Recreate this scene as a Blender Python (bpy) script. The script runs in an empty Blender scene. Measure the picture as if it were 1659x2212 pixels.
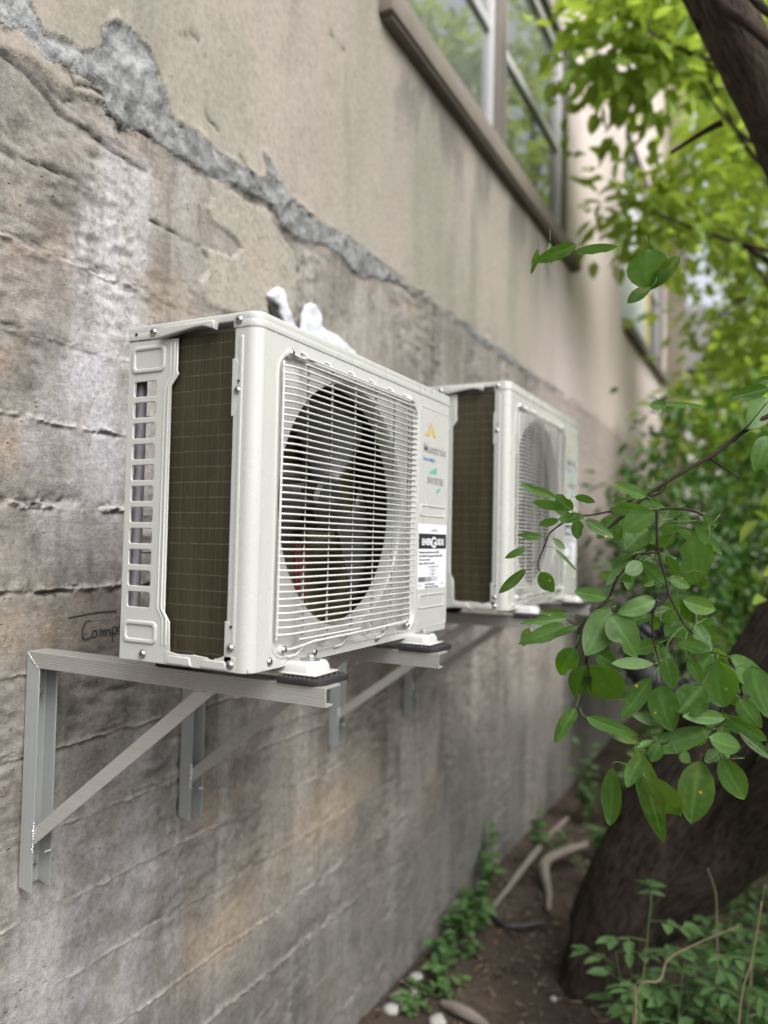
import bpy, bmesh, math, random
import numpy as np
from mathutils import Vector, Matrix
R = math.radians
random.seed(3)

# ------------------------------------------------------------------ camera, sky, sun, exposure
scene = bpy.context.scene
COL = scene.collection
cd = bpy.data.cameras.new('camera'); cam = bpy.data.objects.new('camera', cd); COL.objects.link(cam)
cd.sensor_fit = 'VERTICAL'; cd.sensor_height = 36.0; cd.sensor_width = 27.0
cd.lens = 36.0 * 1672.44 / 2212.0
cd.clip_start = .02; cd.clip_end = 500
yaw, pitch, roll = R(27.26188585), R(2.10561733), R(1.28185519)
fw = Vector((-math.sin(yaw)*math.cos(pitch), math.cos(yaw)*math.cos(pitch), math.sin(pitch)))
rt = Vector((math.cos(yaw), math.sin(yaw), 0)); up = rt.cross(fw)
rt, up = rt*math.cos(roll)+up*math.sin(roll), up*math.cos(roll)-rt*math.sin(roll)
M = Matrix((rt, up, -fw)).transposed().to_4x4(); M.translation = Vector((1.31813, -.95147, 1.71598))
cam.matrix_world = M
cd.dof.use_dof = True; cd.dof.focus_distance = 1.38; cd.dof.aperture_fstop = 1.8
scene.camera = cam

world = bpy.data.worlds.new('World'); scene.world = world; world.use_nodes = True
wt = world.node_tree; bg = wt.nodes['Background']
sky = wt.nodes.new('ShaderNodeTexSky'); sky.sky_type = 'NISHITA'; sky.sun_disc = False
SUN_EL, SUN_AZ = R(50), R(118)                       # azimuth clockwise from +Y
sky.sun_elevation = SUN_EL; sky.sun_rotation = SUN_AZ
sky.air_density = 1.0; sky.dust_density = 6.0; sky.ozone_density = 1.0
hs = wt.nodes.new('ShaderNodeHueSaturation'); hs.inputs['Saturation'].default_value = .34   # overcast: the cloud layer greys the sky
wt.links.new(sky.outputs[0], hs.inputs['Color']); wt.links.new(hs.outputs[0], bg.inputs['Color'])
bg.inputs['Strength'].default_value = .15
sl = bpy.data.lights.new('sun', 'SUN'); sl.energy = 1.45; sl.angle = R(40); sl.color = (1, .98, .95)
so = bpy.data.objects.new('sun', sl); COL.objects.link(so)
sd = Vector((math.sin(SUN_AZ)*math.cos(SUN_EL), math.cos(SUN_AZ)*math.cos(SUN_EL), math.sin(SUN_EL)))
so.rotation_euler = sd.to_track_quat('Z', 'Y').to_euler(); so.location = sd*30
vs = scene.view_settings
vs.view_transform = 'Standard'; vs.look = 'None'; vs.gamma = 1; vs.use_curve_mapping = False; vs.exposure = 1.05
cy = scene.cycles
cy.use_denoising = True; cy.max_bounces = 8; cy.diffuse_bounces = 4; cy.glossy_bounces = 4; cy.transmission_bounces = 6
cy.transparent_max_bounces = 8; cy.caustics_reflective = False; cy.caustics_refractive = False
cy.sample_clamp_indirect = 8

# ------------------------------------------------------------------ measured data (world metres)
LEAVES=[
(.9896,.2962,1.7923,.9311,.2881,1.8166,-.003,-.0007,-.0075,.8,.9937,.3407,1.755),
(1.0069,.2764,1.7753,.9577,.2703,1.7843,-.0018,.0034,-.0077,.85,.9937,.3407,1.755),
(1.0011,.3764,1.7984,1.0339,.3857,1.7876,.0026,-.0016,.0065,.25,.9987,.3761,1.7703),
(1.0209,.2836,1.7717,.9983,.2629,1.7929,-.0079,-.0003,-.0087,.2,.9937,.3407,1.755),
(1.0025,.3494,1.7636,.9734,.3427,1.7757,-.0023,-.0005,-.0058,.3,1.001,.3506,1.7643),
(.9901,.3119,1.7568,1.0263,.3406,1.7648,.0007,-.0034,.0089,.8,.9874,.3378,1.7494),
(1.004,.2633,1.7552,.9724,.2586,1.7443,.0018,.0025,-.0063,.6,1.0152,.265,1.7711),
(1.0111,.3536,1.7583,1.0114,.3546,1.7253,.0109,-.0006,.0001,.3,1.0024,.3526,1.7661),
(1.0398,.2871,1.755,1.0816,.3027,1.7286,.0041,.0034,.0085,.25,1.0301,.2835,1.7731),
(.9615,.3173,1.728,.9283,.2969,1.7312,-.0003,-.0006,-.0063,.2,.9677,.3241,1.7214),
(.9569,.2453,1.7087,.9233,.2353,1.6948,.0026,-.0012,-.0056,.55,.9676,.2484,1.7251),
(.9913,.2732,1.7266,1.0105,.2763,1.7074,.003,.0027,.0034,.3,.966,.3216,1.7158),
(.9801,.3316,1.708,1.0161,.3374,1.6736,.002,.0016,.0023,.6,.9642,.3226,1.7119),
(.921,.3641,1.6717,.8762,.3507,1.6279,.0062,.0004,-.0065,.15,.9534,.3282,1.688),
(.9716,.2731,1.6704,.9935,.2745,1.6391,.0115,-.0027,.0079,.2,.9567,.3175,1.6758),
(1.0666,.3328,1.6319,1.0181,.3138,1.6397,-.0015,-.0008,-.0116,.8,1.0559,.3724,1.6228),
(.9932,.3736,1.6007,.9491,.3482,1.5997,-.0007,.0015,-.0066,.7,1.0082,.3537,1.5837),
(.9789,.4323,1.5854,.9123,.38,1.5794,.0022,-.0019,-.0078,.75,.9883,.4397,1.5982),
(.9888,.3699,1.5798,.9286,.324,1.5479,.0058,.0012,-.0126,.7,1.0082,.3537,1.5837),
(1.0169,.3451,1.5811,.9813,.3246,1.5669,.0033,-.002,-.0054,.2,1.0191,.3529,1.5793),
(.9171,.3993,1.5665,.9092,.3926,1.5332,.0082,.0018,-.0023,.2,.9199,.4016,1.5899),
(1.0276,.2785,1.5543,.9996,.2838,1.5033,.0154,.0013,-.0083,.1,1.0334,.2774,1.5768),
(1.0115,.4272,1.5063,.9951,.4212,1.447,.0182,.0038,-.0054,.15,1.0275,.3803,1.5019),
(1.0635,.3634,1.6125,1.0353,.3194,1.5385,.0232,.0024,-.0103,.65,1.0525,.3705,1.6184),
(1.0706,.3406,1.6039,1.118,.3362,1.5437,.0191,.0121,.0141,.5,1.0491,.3686,1.614),
(1.0741,.3218,1.6159,1.0533,.311,1.605,.0028,.0015,-.0068,.5,1.0491,.3686,1.614),
(1.0439,.3465,1.5427,1.0797,.3596,1.5189,.0068,.0033,.012,.2,1.0283,.3667,1.5406),
(1.0239,.4158,1.509,1.0688,.4621,1.4355,.0311,-.002,.0178,.6,1.0275,.3803,1.5019),
(1.136,.3702,1.6296,1.0861,.3332,1.6106,.007,-.0026,-.0132,.75,1.1426,.3711,1.6254),
(1.1683,.453,1.6266,1.2227,.482,1.6113,.0031,.0021,.0151,.8,1.158,.4475,1.6415),
(1.1386,.4382,1.6203,1.1801,.4817,1.5806,.0129,.0019,.0156,.7,1.1483,.3736,1.6331),
(1.1963,.431,1.5984,1.2084,.4389,1.5634,.0103,.0014,.0039,.7,1.1989,.3765,1.573),
(1.1591,.4443,1.5935,1.1446,.4368,1.5628,.0114,.0012,-.0057,.2,1.1641,.4469,1.6161),
(1.1903,.3529,1.7313,1.1997,.3886,1.653,.0255,.0069,.0062,.75,1.1378,.373,1.7283),
(1.1382,.3272,1.7713,1.0913,.3253,1.737,.0118,-.002,-.016,.8,1.136,.3699,1.7758),
(1.1195,.3444,1.776,1.0668,.3368,1.7742,-.0002,.004,-.011,.75,1.136,.3699,1.7758),
(1.1374,.4575,1.7841,1.0873,.4132,1.7945,-.0013,-.0001,-.0066,.7,1.1418,.4442,1.7803),
(1.1191,.4004,1.7471,1.0868,.3746,1.7107,.0159,-.0043,-.0111,.35,1.1371,.3718,1.7473),
(1.1587,.3922,1.7554,1.1486,.3929,1.7351,.0118,.0067,-.0056,.6,1.1368,.3711,1.7568),
(1.136,.4298,1.7438,1.1169,.426,1.7212,.0093,.0033,-.0084,.6,1.1268,.4371,1.7787),
(1.1576,.414,1.7397,1.1319,.4136,1.7118,.0078,.0061,-.0073,.65,1.1361,.412,1.7064),
(1.1853,.4017,1.7613,1.1655,.3991,1.7638,-.0009,-.0006,-.0083,.5,1.1368,.3711,1.7568),
(1.183,.4804,1.7555,1.2217,.529,1.7055,.006,.0028,.0073,.6,1.1982,.472,1.7686),
(1.1581,.4654,1.7492,1.1986,.4846,1.7191,.0054,.0006,.0076,.65,1.1668,.4559,1.7798),
(1.1144,.366,1.69,1.0908,.3466,1.6709,.0087,-.0008,-.0099,.5,1.1408,.3746,1.6995),
(1.0849,.4175,1.6925,1.0531,.3802,1.6478,.0074,.0016,-.0066,.4,1.092,.3916,1.6947),
(1.1035,.4191,1.693,1.1486,.4196,1.6507,.0069,-.0003,.0073,.55,1.1136,.3998,1.7039),
(1.1371,.4867,1.7005,1.1551,.4979,1.6635,.0101,-.0029,.004,.55,1.132,.4835,1.7229),
(1.1434,.4607,1.6614,1.1777,.4885,1.6477,.0005,.0043,.01,.5,1.1361,.412,1.7064),
(1.2113,.4216,1.7245,1.2095,.4156,1.6897,.0083,-.0029,.0001,.35,1.2045,.4766,1.7624),
(1.163,.5235,1.6863,1.1717,.5221,1.646,.0103,-.0024,.0023,.35,1.1605,.5239,1.7101),
(1.205,.3824,1.6692,1.2102,.395,1.6428,.0072,.0028,.0028,.3,1.1496,.3756,1.6604),
(1.127,.4056,1.6516,1.1523,.4096,1.6662,-.0045,.003,.007,.4,1.1496,.3756,1.6604),
(1.1048,.4486,1.6488,1.1293,.4657,1.6634,-.0022,-.0026,.0068,.4,1.0959,.4424,1.6555),
(1.0871,.327,1.7475,1.0771,.3267,1.7236,.0085,.001,-.0035,.3,1.1368,.3711,1.7568),
(1.1993,.4414,1.771,1.2181,.462,1.7526,.0034,.0007,.0043,.4,1.1869,.465,1.7758),
(1.2229,.3142,1.5616,1.1757,.2704,1.5783,-.0051,.0013,-.011,.75,1.1871,.3549,1.5889),
(1.2284,.3691,1.5404,1.2365,.3968,1.4667,.03,.0014,.0038,.8,1.2292,.3799,1.5501),
(1.2432,.3958,1.5461,1.3033,.4326,1.4926,.0088,.0097,.0165,.8,1.2435,.3912,1.5441),
(1.2758,.4059,1.5323,1.2991,.3961,1.4553,.022,.0021,.0064,.7,1.2487,.3975,1.5253),
(1.135,.3658,1.5272,1.0766,.3142,1.5285,.003,-.0036,-.0093,.75,1.1406,.3781,1.5302),
(1.1607,.3101,1.5468,1.1688,.3046,1.4999,.0144,-.0004,.0025,.5,1.1824,.3462,1.5952),
(1.1368,.328,1.5118,1.0932,.3252,1.4408,.0122,-.0022,-.0074,.4,1.1421,.3789,1.5235),
(1.1474,.3408,1.4982,1.1659,.3338,1.428,.0231,.0007,.006,.55,1.1421,.3789,1.5235),
(1.2052,.3647,1.5006,1.1746,.3395,1.4583,.0231,-.0111,-.0101,.2,1.2218,.3785,1.5526),
(1.0498,.2653,1.4507,1.1258,.3096,1.4177,.0045,.0002,.0107,.75,1.0401,.2596,1.467),
(1.1559,.3553,1.4351,1.1007,.3473,1.4453,-.0008,-.0056,-.0086,.1,1.1657,.3567,1.4104),
(1.0642,.3323,1.4254,1.1138,.3556,1.401,.0039,.0032,.011,.2,1.1236,.3412,1.3952),
(1.2405,.3702,1.453,1.1801,.3332,1.4551,.0009,-.0022,-.0118,.8,1.2354,.3994,1.4446),
(1.2227,.3585,1.4354,1.122,.3524,1.3847,.0081,-.0053,-.0154,.6,1.2103,.3839,1.4238),
(1.222,.3073,1.4337,1.2716,.3432,1.4157,.0017,.005,.0145,.8,1.2127,.3005,1.4491),
(1.2389,.3971,1.4502,1.2989,.42,1.4098,.0096,-.003,.0126,.8,1.2407,.4022,1.4513),
(1.2574,.4086,1.4271,1.3062,.4113,1.3875,.0049,.0034,.0063,.05,1.2354,.3994,1.4446),
(1.2228,.4226,1.446,1.2564,.4294,1.4279,.0056,-.0019,.0097,.4,1.2354,.3994,1.4446),
(1.1372,.3491,1.4133,1.1706,.3782,1.4064,-.0012,.004,.0111,.5,1.1417,.3479,1.4017),
(1.1925,.3213,1.5432,1.2087,.3235,1.5123,.009,-.0004,.0047,.4,1.1871,.3549,1.5889),
(1.2587,.3732,1.4848,1.2907,.3759,1.4432,.0119,.0014,.0092,.5,1.2623,.3975,1.4811),
(1.1167,.3217,1.3986,1.1379,.3439,1.4171,-.0045,.0022,.0026,.6,1.125,.3318,1.3953),
(1.039,.2408,1.468,1.0176,.2196,1.4149,.0096,.0066,-.0065,.35,1.0432,.2449,1.4905),
(1.0808,.315,1.3673,1.0783,.3069,1.2775,.0172,-.0048,-0,.3,1.1209,.3287,1.3624),
(1.1183,.2959,1.41,1.1595,.3202,1.2563,.0176,.0042,.0054,.15,1.125,.3318,1.3953),
(1.133,.2977,1.3646,1.1788,.3247,1.2919,.0233,-.0039,.0132,.75,1.1209,.3287,1.3624),
(1.2066,.3438,1.3893,1.1953,.3105,1.303,.0254,-.0009,-.003,.3,1.2043,.3849,1.3842),
(1.2297,.4355,1.376,1.2643,.4261,1.3148,.0181,-.0001,.0102,.65,1.2436,.4047,1.3776),
(1.1284,.2938,1.397,1.108,.2889,1.3481,.0121,.0009,-.0051,.45,1.125,.3318,1.3953),
(1.1782,.3332,1.3976,1.1937,.3444,1.3847,.0035,.0038,.0074,.6,1.1657,.3567,1.4104),
(1.1488,.3365,1.4103,1.1356,.328,1.38,.0108,-.0015,-.0043,.5,1.1477,.3501,1.4039),
(1.0651,.3894,2.2276,1.0069,.3407,2.2119,-.0015,.0043,-.0076,.6,1.0742,.397,2.242),
(1.0211,.281,2.1998,.9742,.2347,2.1618,.0008,.0069,-.0094,.1,1.0285,.2883,2.2178),
(.959,.2765,2.2011,.9501,.2778,2.1613,.0046,.0029,-.0009,.25,.9616,.2761,2.2248),
(.9725,.3012,2.2187,.9762,.2946,2.18,.0047,.0013,.0002,.6,.9714,.3032,2.2425),
(1.1126,.3964,2.2193,1.1164,.42,2.1543,.0331,.0131,.0067,.6,1.1119,.3923,2.2426),
(1.162,.422,2.208,1.1171,.4064,2.1501,.0076,.0086,-.0082,.05,1.1692,.4245,2.2292),
(1.1184,.4057,2.1554,1.0815,.395,2.1307,.006,.0012,-.0094,.12,1.1281,.4085,2.1739),
(1.1495,.372,1.9451,1.1263,.3524,1.9427,.0004,.0007,-.0096,.2,1.1586,.3798,1.9581),
(1.1423,.3686,1.949,1.2144,.4278,1.9505,.0004,-.0005,.0045,.7,1.133,.361,1.9608),
(1.2964,.448,1.9785,1.2356,.4243,1.9621,.0015,.004,-.0114,.15,1.2959,.4848,1.9633),
(1.2953,.5238,1.9757,1.2592,.4805,1.9147,.015,.0072,-.014,.65,1.3134,.5162,1.9543),
(1.3005,.5197,2.0085,1.2743,.5069,1.9953,.003,.0018,-.0077,.3,1.3206,.5196,1.9593),
(1.2968,.4409,1.8996,1.2835,.4176,1.8445,.0154,.0041,-.0055,.55,1.2621,.4699,1.9145),
(1.1221,.359,1.7973,1.0736,.3125,1.8158,-.0025,-.0017,-.0109,.7,1.136,.3699,1.7758),
(1.2295,.4852,1.4208,1.2306,.4891,1.3875,.01,.0038,.0008,.6,1.2354,.3994,1.4446),
(1.1631,.3571,1.6169,1.1481,.3579,1.5937,.0059,-.0041,-.004,.5,1.1691,.34,1.6226),
(1.2167,.4433,1.55,1.2378,.4564,1.5313,.0076,-.0041,.0056,.2,1.2182,.3777,1.5538),
(1.0854,.4966,1.6911,1.1172,.5115,1.6875,-.0022,.0069,.0093,.1,1.0941,.3903,1.6917),
(1.1268,.4002,1.603,1.1591,.4195,1.614,-.0067,.0066,.0081,.2,1.1337,.3682,1.6077),
(1.0778,.4358,1.7947,1.0545,.4356,1.7924,.0007,-.0004,-.0068,.1,1.0781,.4355,1.7937),
(1.1103,.5123,1.6965,1.1509,.5168,1.6978,-.0008,.0044,.0106,.1,1.1316,.4095,1.7059),
(1.2292,.4548,1.383,1.2055,.4284,1.3665,.0064,.0007,-.0103,.2,1.2363,.4004,1.3886),
(1.0626,.451,1.7702,1.0654,.4736,1.7214,.0099,.0116,.0059,.75,1.0801,.4021,1.7732),
(1.2348,.4179,1.4344,1.2056,.3905,1.4454,-.0016,-.0029,-.0115,.3,1.2302,.3966,1.4378),
(1.2109,.441,1.4169,1.2084,.4376,1.4353,-.004,-.003,-.0011,.2,1.2191,.3899,1.4282),
(1.1148,.4602,1.3679,1.088,.4512,1.3655,.002,-.0044,-.0061,.6,1.1236,.3412,1.3952),
(1.0993,.5234,1.8241,1.0872,.5168,1.7902,.0078,.0053,-.0038,.3,1.1194,.4251,1.8078),
(1.1003,.4706,1.6996,1.0995,.4775,1.7159,-.0045,.0018,-.001,.3,1.1136,.3998,1.7039),
(1.1824,.4671,1.5874,1.1412,.4466,1.5682,.0041,.0054,-.0146,.6,1.1871,.3549,1.5889),
(1.1174,.3881,1.3567,1.0852,.3756,1.348,.0028,.0009,-.0116,.75,1.1215,.3291,1.3671),
(1.1927,.372,1.5935,1.2175,.3788,1.5517,.0084,.0109,.0067,.3,1.1895,.3592,1.5857),
(1.2112,.5401,1.7658,1.1875,.533,1.7354,.0085,.0023,-.0072,.2,1.2109,.4813,1.7562),
(1.1776,.4065,1.3976,1.1589,.4129,1.3998,-.0018,-.0036,-.0045,.6,1.1823,.3674,1.4148),
(1.2482,.4201,1.5384,1.2356,.4077,1.5167,.0073,.002,-.0054,.2,1.2435,.3912,1.5441),
(1.0976,.4449,1.7073,1.0939,.4282,1.7215,-.0055,-.0009,-.0025,.2,1.1136,.3998,1.7039),
(1.2953,.5007,1.4755,1.3134,.5103,1.4573,.0051,.0034,.0068,.2,1.2949,.4154,1.4963),
(1.1305,.3812,1.5559,1.143,.4005,1.5333,.0022,.0074,.0075,.3,1.1333,.3742,1.5641),
(1.0555,.4903,1.7736,1.0702,.516,1.7245,.0077,.0123,.0088,.1,1.0801,.4021,1.7732),
(1.09,.465,1.6995,1.0505,.4613,1.6729,.0071,-.0004,-.0104,.5,1.097,.3929,1.698),
(1.0614,.427,1.7672,1.0301,.4205,1.7281,.0122,-.0036,-.0091,.5,1.0681,.4041,1.7739),
(1.1418,.4488,1.3842,1.1659,.4582,1.3695,.0004,.0063,.0047,.75,1.1477,.3501,1.4039),
(1.2609,.4517,1.4794,1.2439,.4626,1.4958,-.0058,-.0058,-.0022,.1,1.259,.4102,1.4877),
(1.0788,.4883,1.6759,1.0739,.4757,1.6373,.0104,.0016,-.0018,.75,1.0901,.3888,1.6861),
(1.1233,.3624,1.3646,1.1165,.3445,1.3791,-.0023,-.0041,-.0061,.2,1.1221,.3296,1.3718),
(1.1955,.4099,1.5715,1.2293,.4211,1.5641,.0033,-.0048,.0078,.5,1.1918,.3635,1.5825),
(1.2498,.4183,1.5063,1.274,.4436,1.4996,-.0032,.0055,.0092,.1,1.2513,.4007,1.5159),
(1.3294,.5051,1.5145,1.3446,.5146,1.4855,.0081,-.0039,.003,.3,1.3308,.4286,1.5294),
(1.1023,.4495,1.8075,1.1244,.4529,1.8144,-.0024,.0027,.0064,.1,1.1078,.4438,1.8022),
(1.0892,.4443,1.7901,1.1321,.4587,1.7893,.0033,-.0092,.01,.6,1.0948,.4161,1.7863),
(1.0518,.5096,1.7831,1.0756,.5419,1.791,.0037,-.0054,.0108,.6,1.0721,.4034,1.7737),
(1.0891,.4077,1.7023,1.0933,.4212,1.7169,-.0062,.0022,-.0003,.3,1.097,.3929,1.698),
(1.2212,.3864,1.5487,1.1978,.3612,1.5181,.0112,-.0069,-.0029,.6,1.2292,.3799,1.5501),
(1.1577,.4737,1.7846,1.142,.476,1.7625,.0059,-.0001,-.0042,.75,1.1568,.4513,1.7818),
(1.1523,.3784,1.6276,1.1761,.3811,1.639,-.0032,.0026,.006,.1,1.1483,.3736,1.6331),
(1.1575,.5064,1.7852,1.1232,.4779,1.7606,.0102,-.0065,-.0068,.5,1.1568,.4513,1.7818),
(1.1252,.4305,1.6209,1.1053,.4097,1.6313,.0013,-.0049,-.0073,.2,1.1398,.3699,1.6215),
(1.202,.6007,1.7539,1.2135,.6046,1.7634,-.0031,.0025,.0026,.2,1.214,.4836,1.7531),
(1.1825,.4014,1.5846,1.188,.4109,1.5523,.0095,-.0063,-.0003,.2,1.1824,.3462,1.5952),
(1.0784,.4834,1.6991,1.0952,.508,1.7088,-.006,.0011,.0077,.3,1.0869,.3902,1.6915),
(1.1237,.4747,1.5493,1.0841,.4548,1.5342,.0038,.0024,-.0131,.5,1.1348,.375,1.5573),
(1.0915,.4794,1.7733,1.1248,.5129,1.7683,-.0026,.0045,.0129,.1,1.1056,.4205,1.776),
(1.2032,.5857,1.7559,1.1839,.5852,1.7269,.0077,-.0062,-.005,.75,1.2109,.4813,1.7562),
(1.258,.5251,1.4554,1.2275,.5214,1.4529,.0003,.0028,-.008,.5,1.2688,.401,1.4841),
(1.1158,.4444,1.3788,1.1364,.4628,1.3621,.0061,-.0005,.007,.6,1.1236,.3412,1.3952),
(1.1057,.4533,1.3579,1.0793,.4427,1.3602,.0009,-.0037,-.0065,.2,1.1245,.3314,1.3906),
(1.1396,.4872,1.777,1.1233,.4676,1.7503,.009,.0019,-.0069,.3,1.1468,.4465,1.7808),
(1.2413,.497,1.3655,1.2088,.4881,1.3676,.0005,-.0043,-.0101,.3,1.24,.4025,1.3831),
(1.0527,.4701,1.6588,1.0228,.4753,1.6643,-.0022,-.0036,-.0083,.3,1.0713,.3765,1.6566),
(1.1766,.4693,1.5799,1.2184,.475,1.5867,-.0011,-.0061,.0117,.5,1.1824,.3462,1.5952),
(1.0704,.4065,1.6689,1.0886,.4221,1.6509,.0068,-.0011,.0059,.6,1.073,.3775,1.661),
(1.1323,.4179,1.604,1.1222,.4339,1.5734,.0085,-.0025,-.0041,.1,1.1334,.3691,1.6015),
(1.1803,.3822,1.5908,1.2023,.4036,1.5542,.0106,.0031,.0082,.75,1.1791,.3447,1.6021),
(1.1168,.4582,1.5988,1.0786,.4248,1.5804,.0104,-.0082,-.0068,.2,1.134,.3673,1.6138),
(1.3231,.5147,1.5146,1.3513,.5358,1.5253,-.005,.0015,.0102,.6,1.3275,.4278,1.5255),
(1.1137,.5132,1.7767,1.0898,.5122,1.7751,.0006,-.0053,-.0058,.75,1.1164,.4299,1.7775),
(1.2021,.5166,1.3956,1.1885,.5069,1.3702,.0074,.0033,-.0052,.3,1.2162,.3879,1.4267),
(1.2527,.4959,1.4848,1.287,.5089,1.472,-.0001,.0092,.009,.1,1.2539,.4039,1.5065),
(1.081,.5552,1.8109,1.0542,.5539,1.8096,.0005,-.0018,-.0087,.3,1.0929,.4397,1.798),
(1.1286,.4575,1.5375,1.1312,.4596,1.5586,-.0061,.0028,.0005,.1,1.1362,.3757,1.5505)]
TWIGS=[
([(1.3206,.5196,1.9593),(1.2956,.5075,1.942),(1.2623,.497,1.9183),(1.2312,.4844,1.8912),(1.2069,.4654,1.8703),(1.1606,.4371,1.838),(1.1125,.4231,1.8027)],0.00474),
([(1.1114,.4214,1.8033),(1.0823,.4121,1.7735),(1.0435,.4023,1.7372)],0.00395),
([(1.214,.4836,1.7531),(1.1919,.4673,1.7748),(1.1568,.4513,1.7818),(1.1218,.4347,1.7782),(1.0841,.4015,1.773),(1.0561,.406,1.7745),(1.0217,.3859,1.7665),(.9987,.3761,1.7703)],0.00268),
([(1.0039,.3546,1.768),(.9937,.3407,1.755),(.9717,.3304,1.7352),(.966,.3216,1.7158),(.9534,.3282,1.688),(.9557,.3169,1.6787),(.9591,.3192,1.6687)],0.00171),
([(1.1361,.412,1.7064),(1.1046,.3949,1.7029),(1.0869,.3902,1.6915)],0.00187),
([(1.0747,.3785,1.6653),(1.0688,.375,1.6502),(1.061,.3752,1.6293),(1.0491,.3686,1.614),(1.0358,.3682,1.5996),(1.0191,.3529,1.5793),(1.0096,.3685,1.5455),(1.0079,.3619,1.5406)],0.00249),
([(1.1022,.3933,1.7029),(1.0739,.3827,1.6638)],0.00233),
([(1.0359,.3679,1.5996),(1.027,.3665,1.5307),(1.0262,.3613,1.5163)],0.00155),
([(1.0248,.3764,1.5294),(1.031,.3855,1.4654)],0.00140),
([(1.136,.3699,1.7758),(1.1386,.3743,1.7093),(1.154,.3762,1.6408),(1.134,.3673,1.6138),(1.1318,.3734,1.5708),(1.1421,.3789,1.5235),(1.1502,.3969,1.4952)],0.00241),
([(1.1591,.3353,1.6431),(1.1824,.3462,1.5952),(1.1989,.3765,1.573),(1.2182,.3777,1.5538),(1.2439,.3828,1.5452)],0.00190),
([(1.0155,.3627,1.5781),(.9984,.3417,1.591)],0.00155),
([(1.2435,.3912,1.5441),(1.2616,.4134,1.4783),(1.2249,.3938,1.4311),(1.2045,.38,1.421)],0.00233),
([(1.2623,.3975,1.4811),(1.308,.4225,1.5024),(1.3308,.4286,1.5294)],0.00292),
([(1.2043,.3816,1.4206),(1.1657,.3567,1.4104),(1.1236,.3412,1.3952)],0.00190),
([(1.125,.3318,1.3953),(1.1209,.3287,1.3624),(1.1122,.3395,1.3121)],0.00175),
([(1.2155,.3924,1.415),(1.2043,.3849,1.3842)],0.00175),
([(1.2181,.3897,1.4159),(1.2436,.4047,1.3776)],0.00146),
([(1.0781,.4355,1.7937),(1.1301,.4501,1.8085),(1.1393,.4604,1.8319)],0.00240),
([(1.2,.5537,1.8784),(1.2216,.5581,1.862),(1.2478,.5724,1.842)],0.00251),
([(1.2621,.4699,1.9145),(1.2959,.4848,1.9633)],0.00155)]
TRUNK=[(.726,2.2185,-.109,.215),(.7366,2.2158,.0898,.185),(.7796,2.2053,.3345,.17),(.9006,2.1983,.6512,.158),(1.081,2.2215,.9768,.148),(1.2585,2.2447,1.2663,.135),(1.4297,2.2623,1.613,.125),(1.5214,2.2361,2.0279,.12),(1.4947,2.1463,2.5056,.11),(1.3873,1.9617,2.9087,.098),(1.2668,1.7761,3.1735,.088),(1.134,1.64,3.4484,.083),(1.0435,1.5238,3.7691,.07),(1.0041,1.4888,4.1266,.055),(.9901,1.4637,4.5564,.04)]
LIMB=[(.8197,2.2285,.2728,.13),(.9955,2.2208,.4724,.14),(1.1845,2.2315,.6634,.14),(1.3776,2.1521,.9057,.135),(1.6094,2.144,1.2678,.115),(1.9287,2.1714,1.8609,.1),(2.1258,2.2419,2.6127,.08),(2.1895,2.2376,3.5104,.06)]
BOUGHS=[[(1.0954,1.5618,3.498,.02),(1.1559,1.5535,3.3626,.017),(1.2152,1.52,3.2781,.015),(1.2762,1.499,3.1865,.013),(1.3957,1.5113,3.0149,.01)],[(1.0799,1.6265,3.3733,.014),(1.0506,1.6532,3.4519,.012),(1.0198,1.6346,3.5183,.01)],[(1.2026,1.5085,3.3987,.014),(1.2546,1.4285,3.261,.012),(1.3249,1.4674,3.1971,.01)],[(1.1365,1.7787,3.1212,.012),(1.0785,1.7942,3.1107,.009),(.969,1.8513,3.0892,.006)]]
MORTAR=[(-0.052,2.728),(0.035,2.768),(0.040,2.754),(0.072,2.716),(0.140,2.737),(0.169,2.735),(0.208,2.763),(0.222,2.783),(0.209,2.811),(0.253,2.853),(0.297,2.863),(0.359,2.849),(0.397,2.797),(0.425,2.743),(0.442,2.712),(0.522,2.738),(0.616,2.731),(0.726,2.740),(0.795,2.753),(0.782,2.827),(0.818,2.826),(0.890,2.788),(0.936,2.768),(1.044,2.752),(1.230,2.760),(1.377,2.769),(1.680,2.754),(2.139,2.759),(2.744,2.754),(3.577,2.761),(4.796,2.777),(7.297,2.801),(7.301,2.725),(4.800,2.695),(3.581,2.672),(2.748,2.672),(2.142,2.688),(1.683,2.692),(1.384,2.618),(1.324,2.622),(1.235,2.652),(1.075,2.619),(0.909,2.613),(0.831,2.648),(0.731,2.645),(0.656,2.644),(0.577,2.633),(0.527,2.640),(0.448,2.648),(0.375,2.645),(0.334,2.645),(0.282,2.625),(0.238,2.647),(0.224,2.683),(0.143,2.676),(0.074,2.669),(0.024,2.687),(-0.050,2.679)]
PLASTER=[(0.577,2.636),(0.619,2.652),(0.656,2.641),(0.731,2.639),(0.826,2.649),(0.898,2.606),(0.968,2.582),(0.997,2.505),(0.987,2.415),(0.966,2.369),(0.636,2.305),(0.592,2.315),(0.566,2.336),(0.552,2.360),(0.588,2.399),(0.582,2.431),(0.548,2.448),(0.619,2.461),(0.673,2.462),(0.695,2.481),(0.718,2.507),(0.680,2.523),(0.616,2.529),(0.582,2.533),(0.572,2.558),(0.596,2.601)]
STREAK=[(0.248,2.559),(0.370,2.611),(0.387,2.541),(0.377,2.460),(0.364,2.301),(0.363,2.157),(0.357,2.137),(0.307,2.084),(0.306,1.979),(0.311,1.788),(0.214,1.783),(0.186,1.883),(0.169,1.978),(0.165,2.074),(0.162,2.150),(0.178,2.152),(0.191,2.248),(0.180,2.360),(0.210,2.452),(0.238,2.511)]
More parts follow.
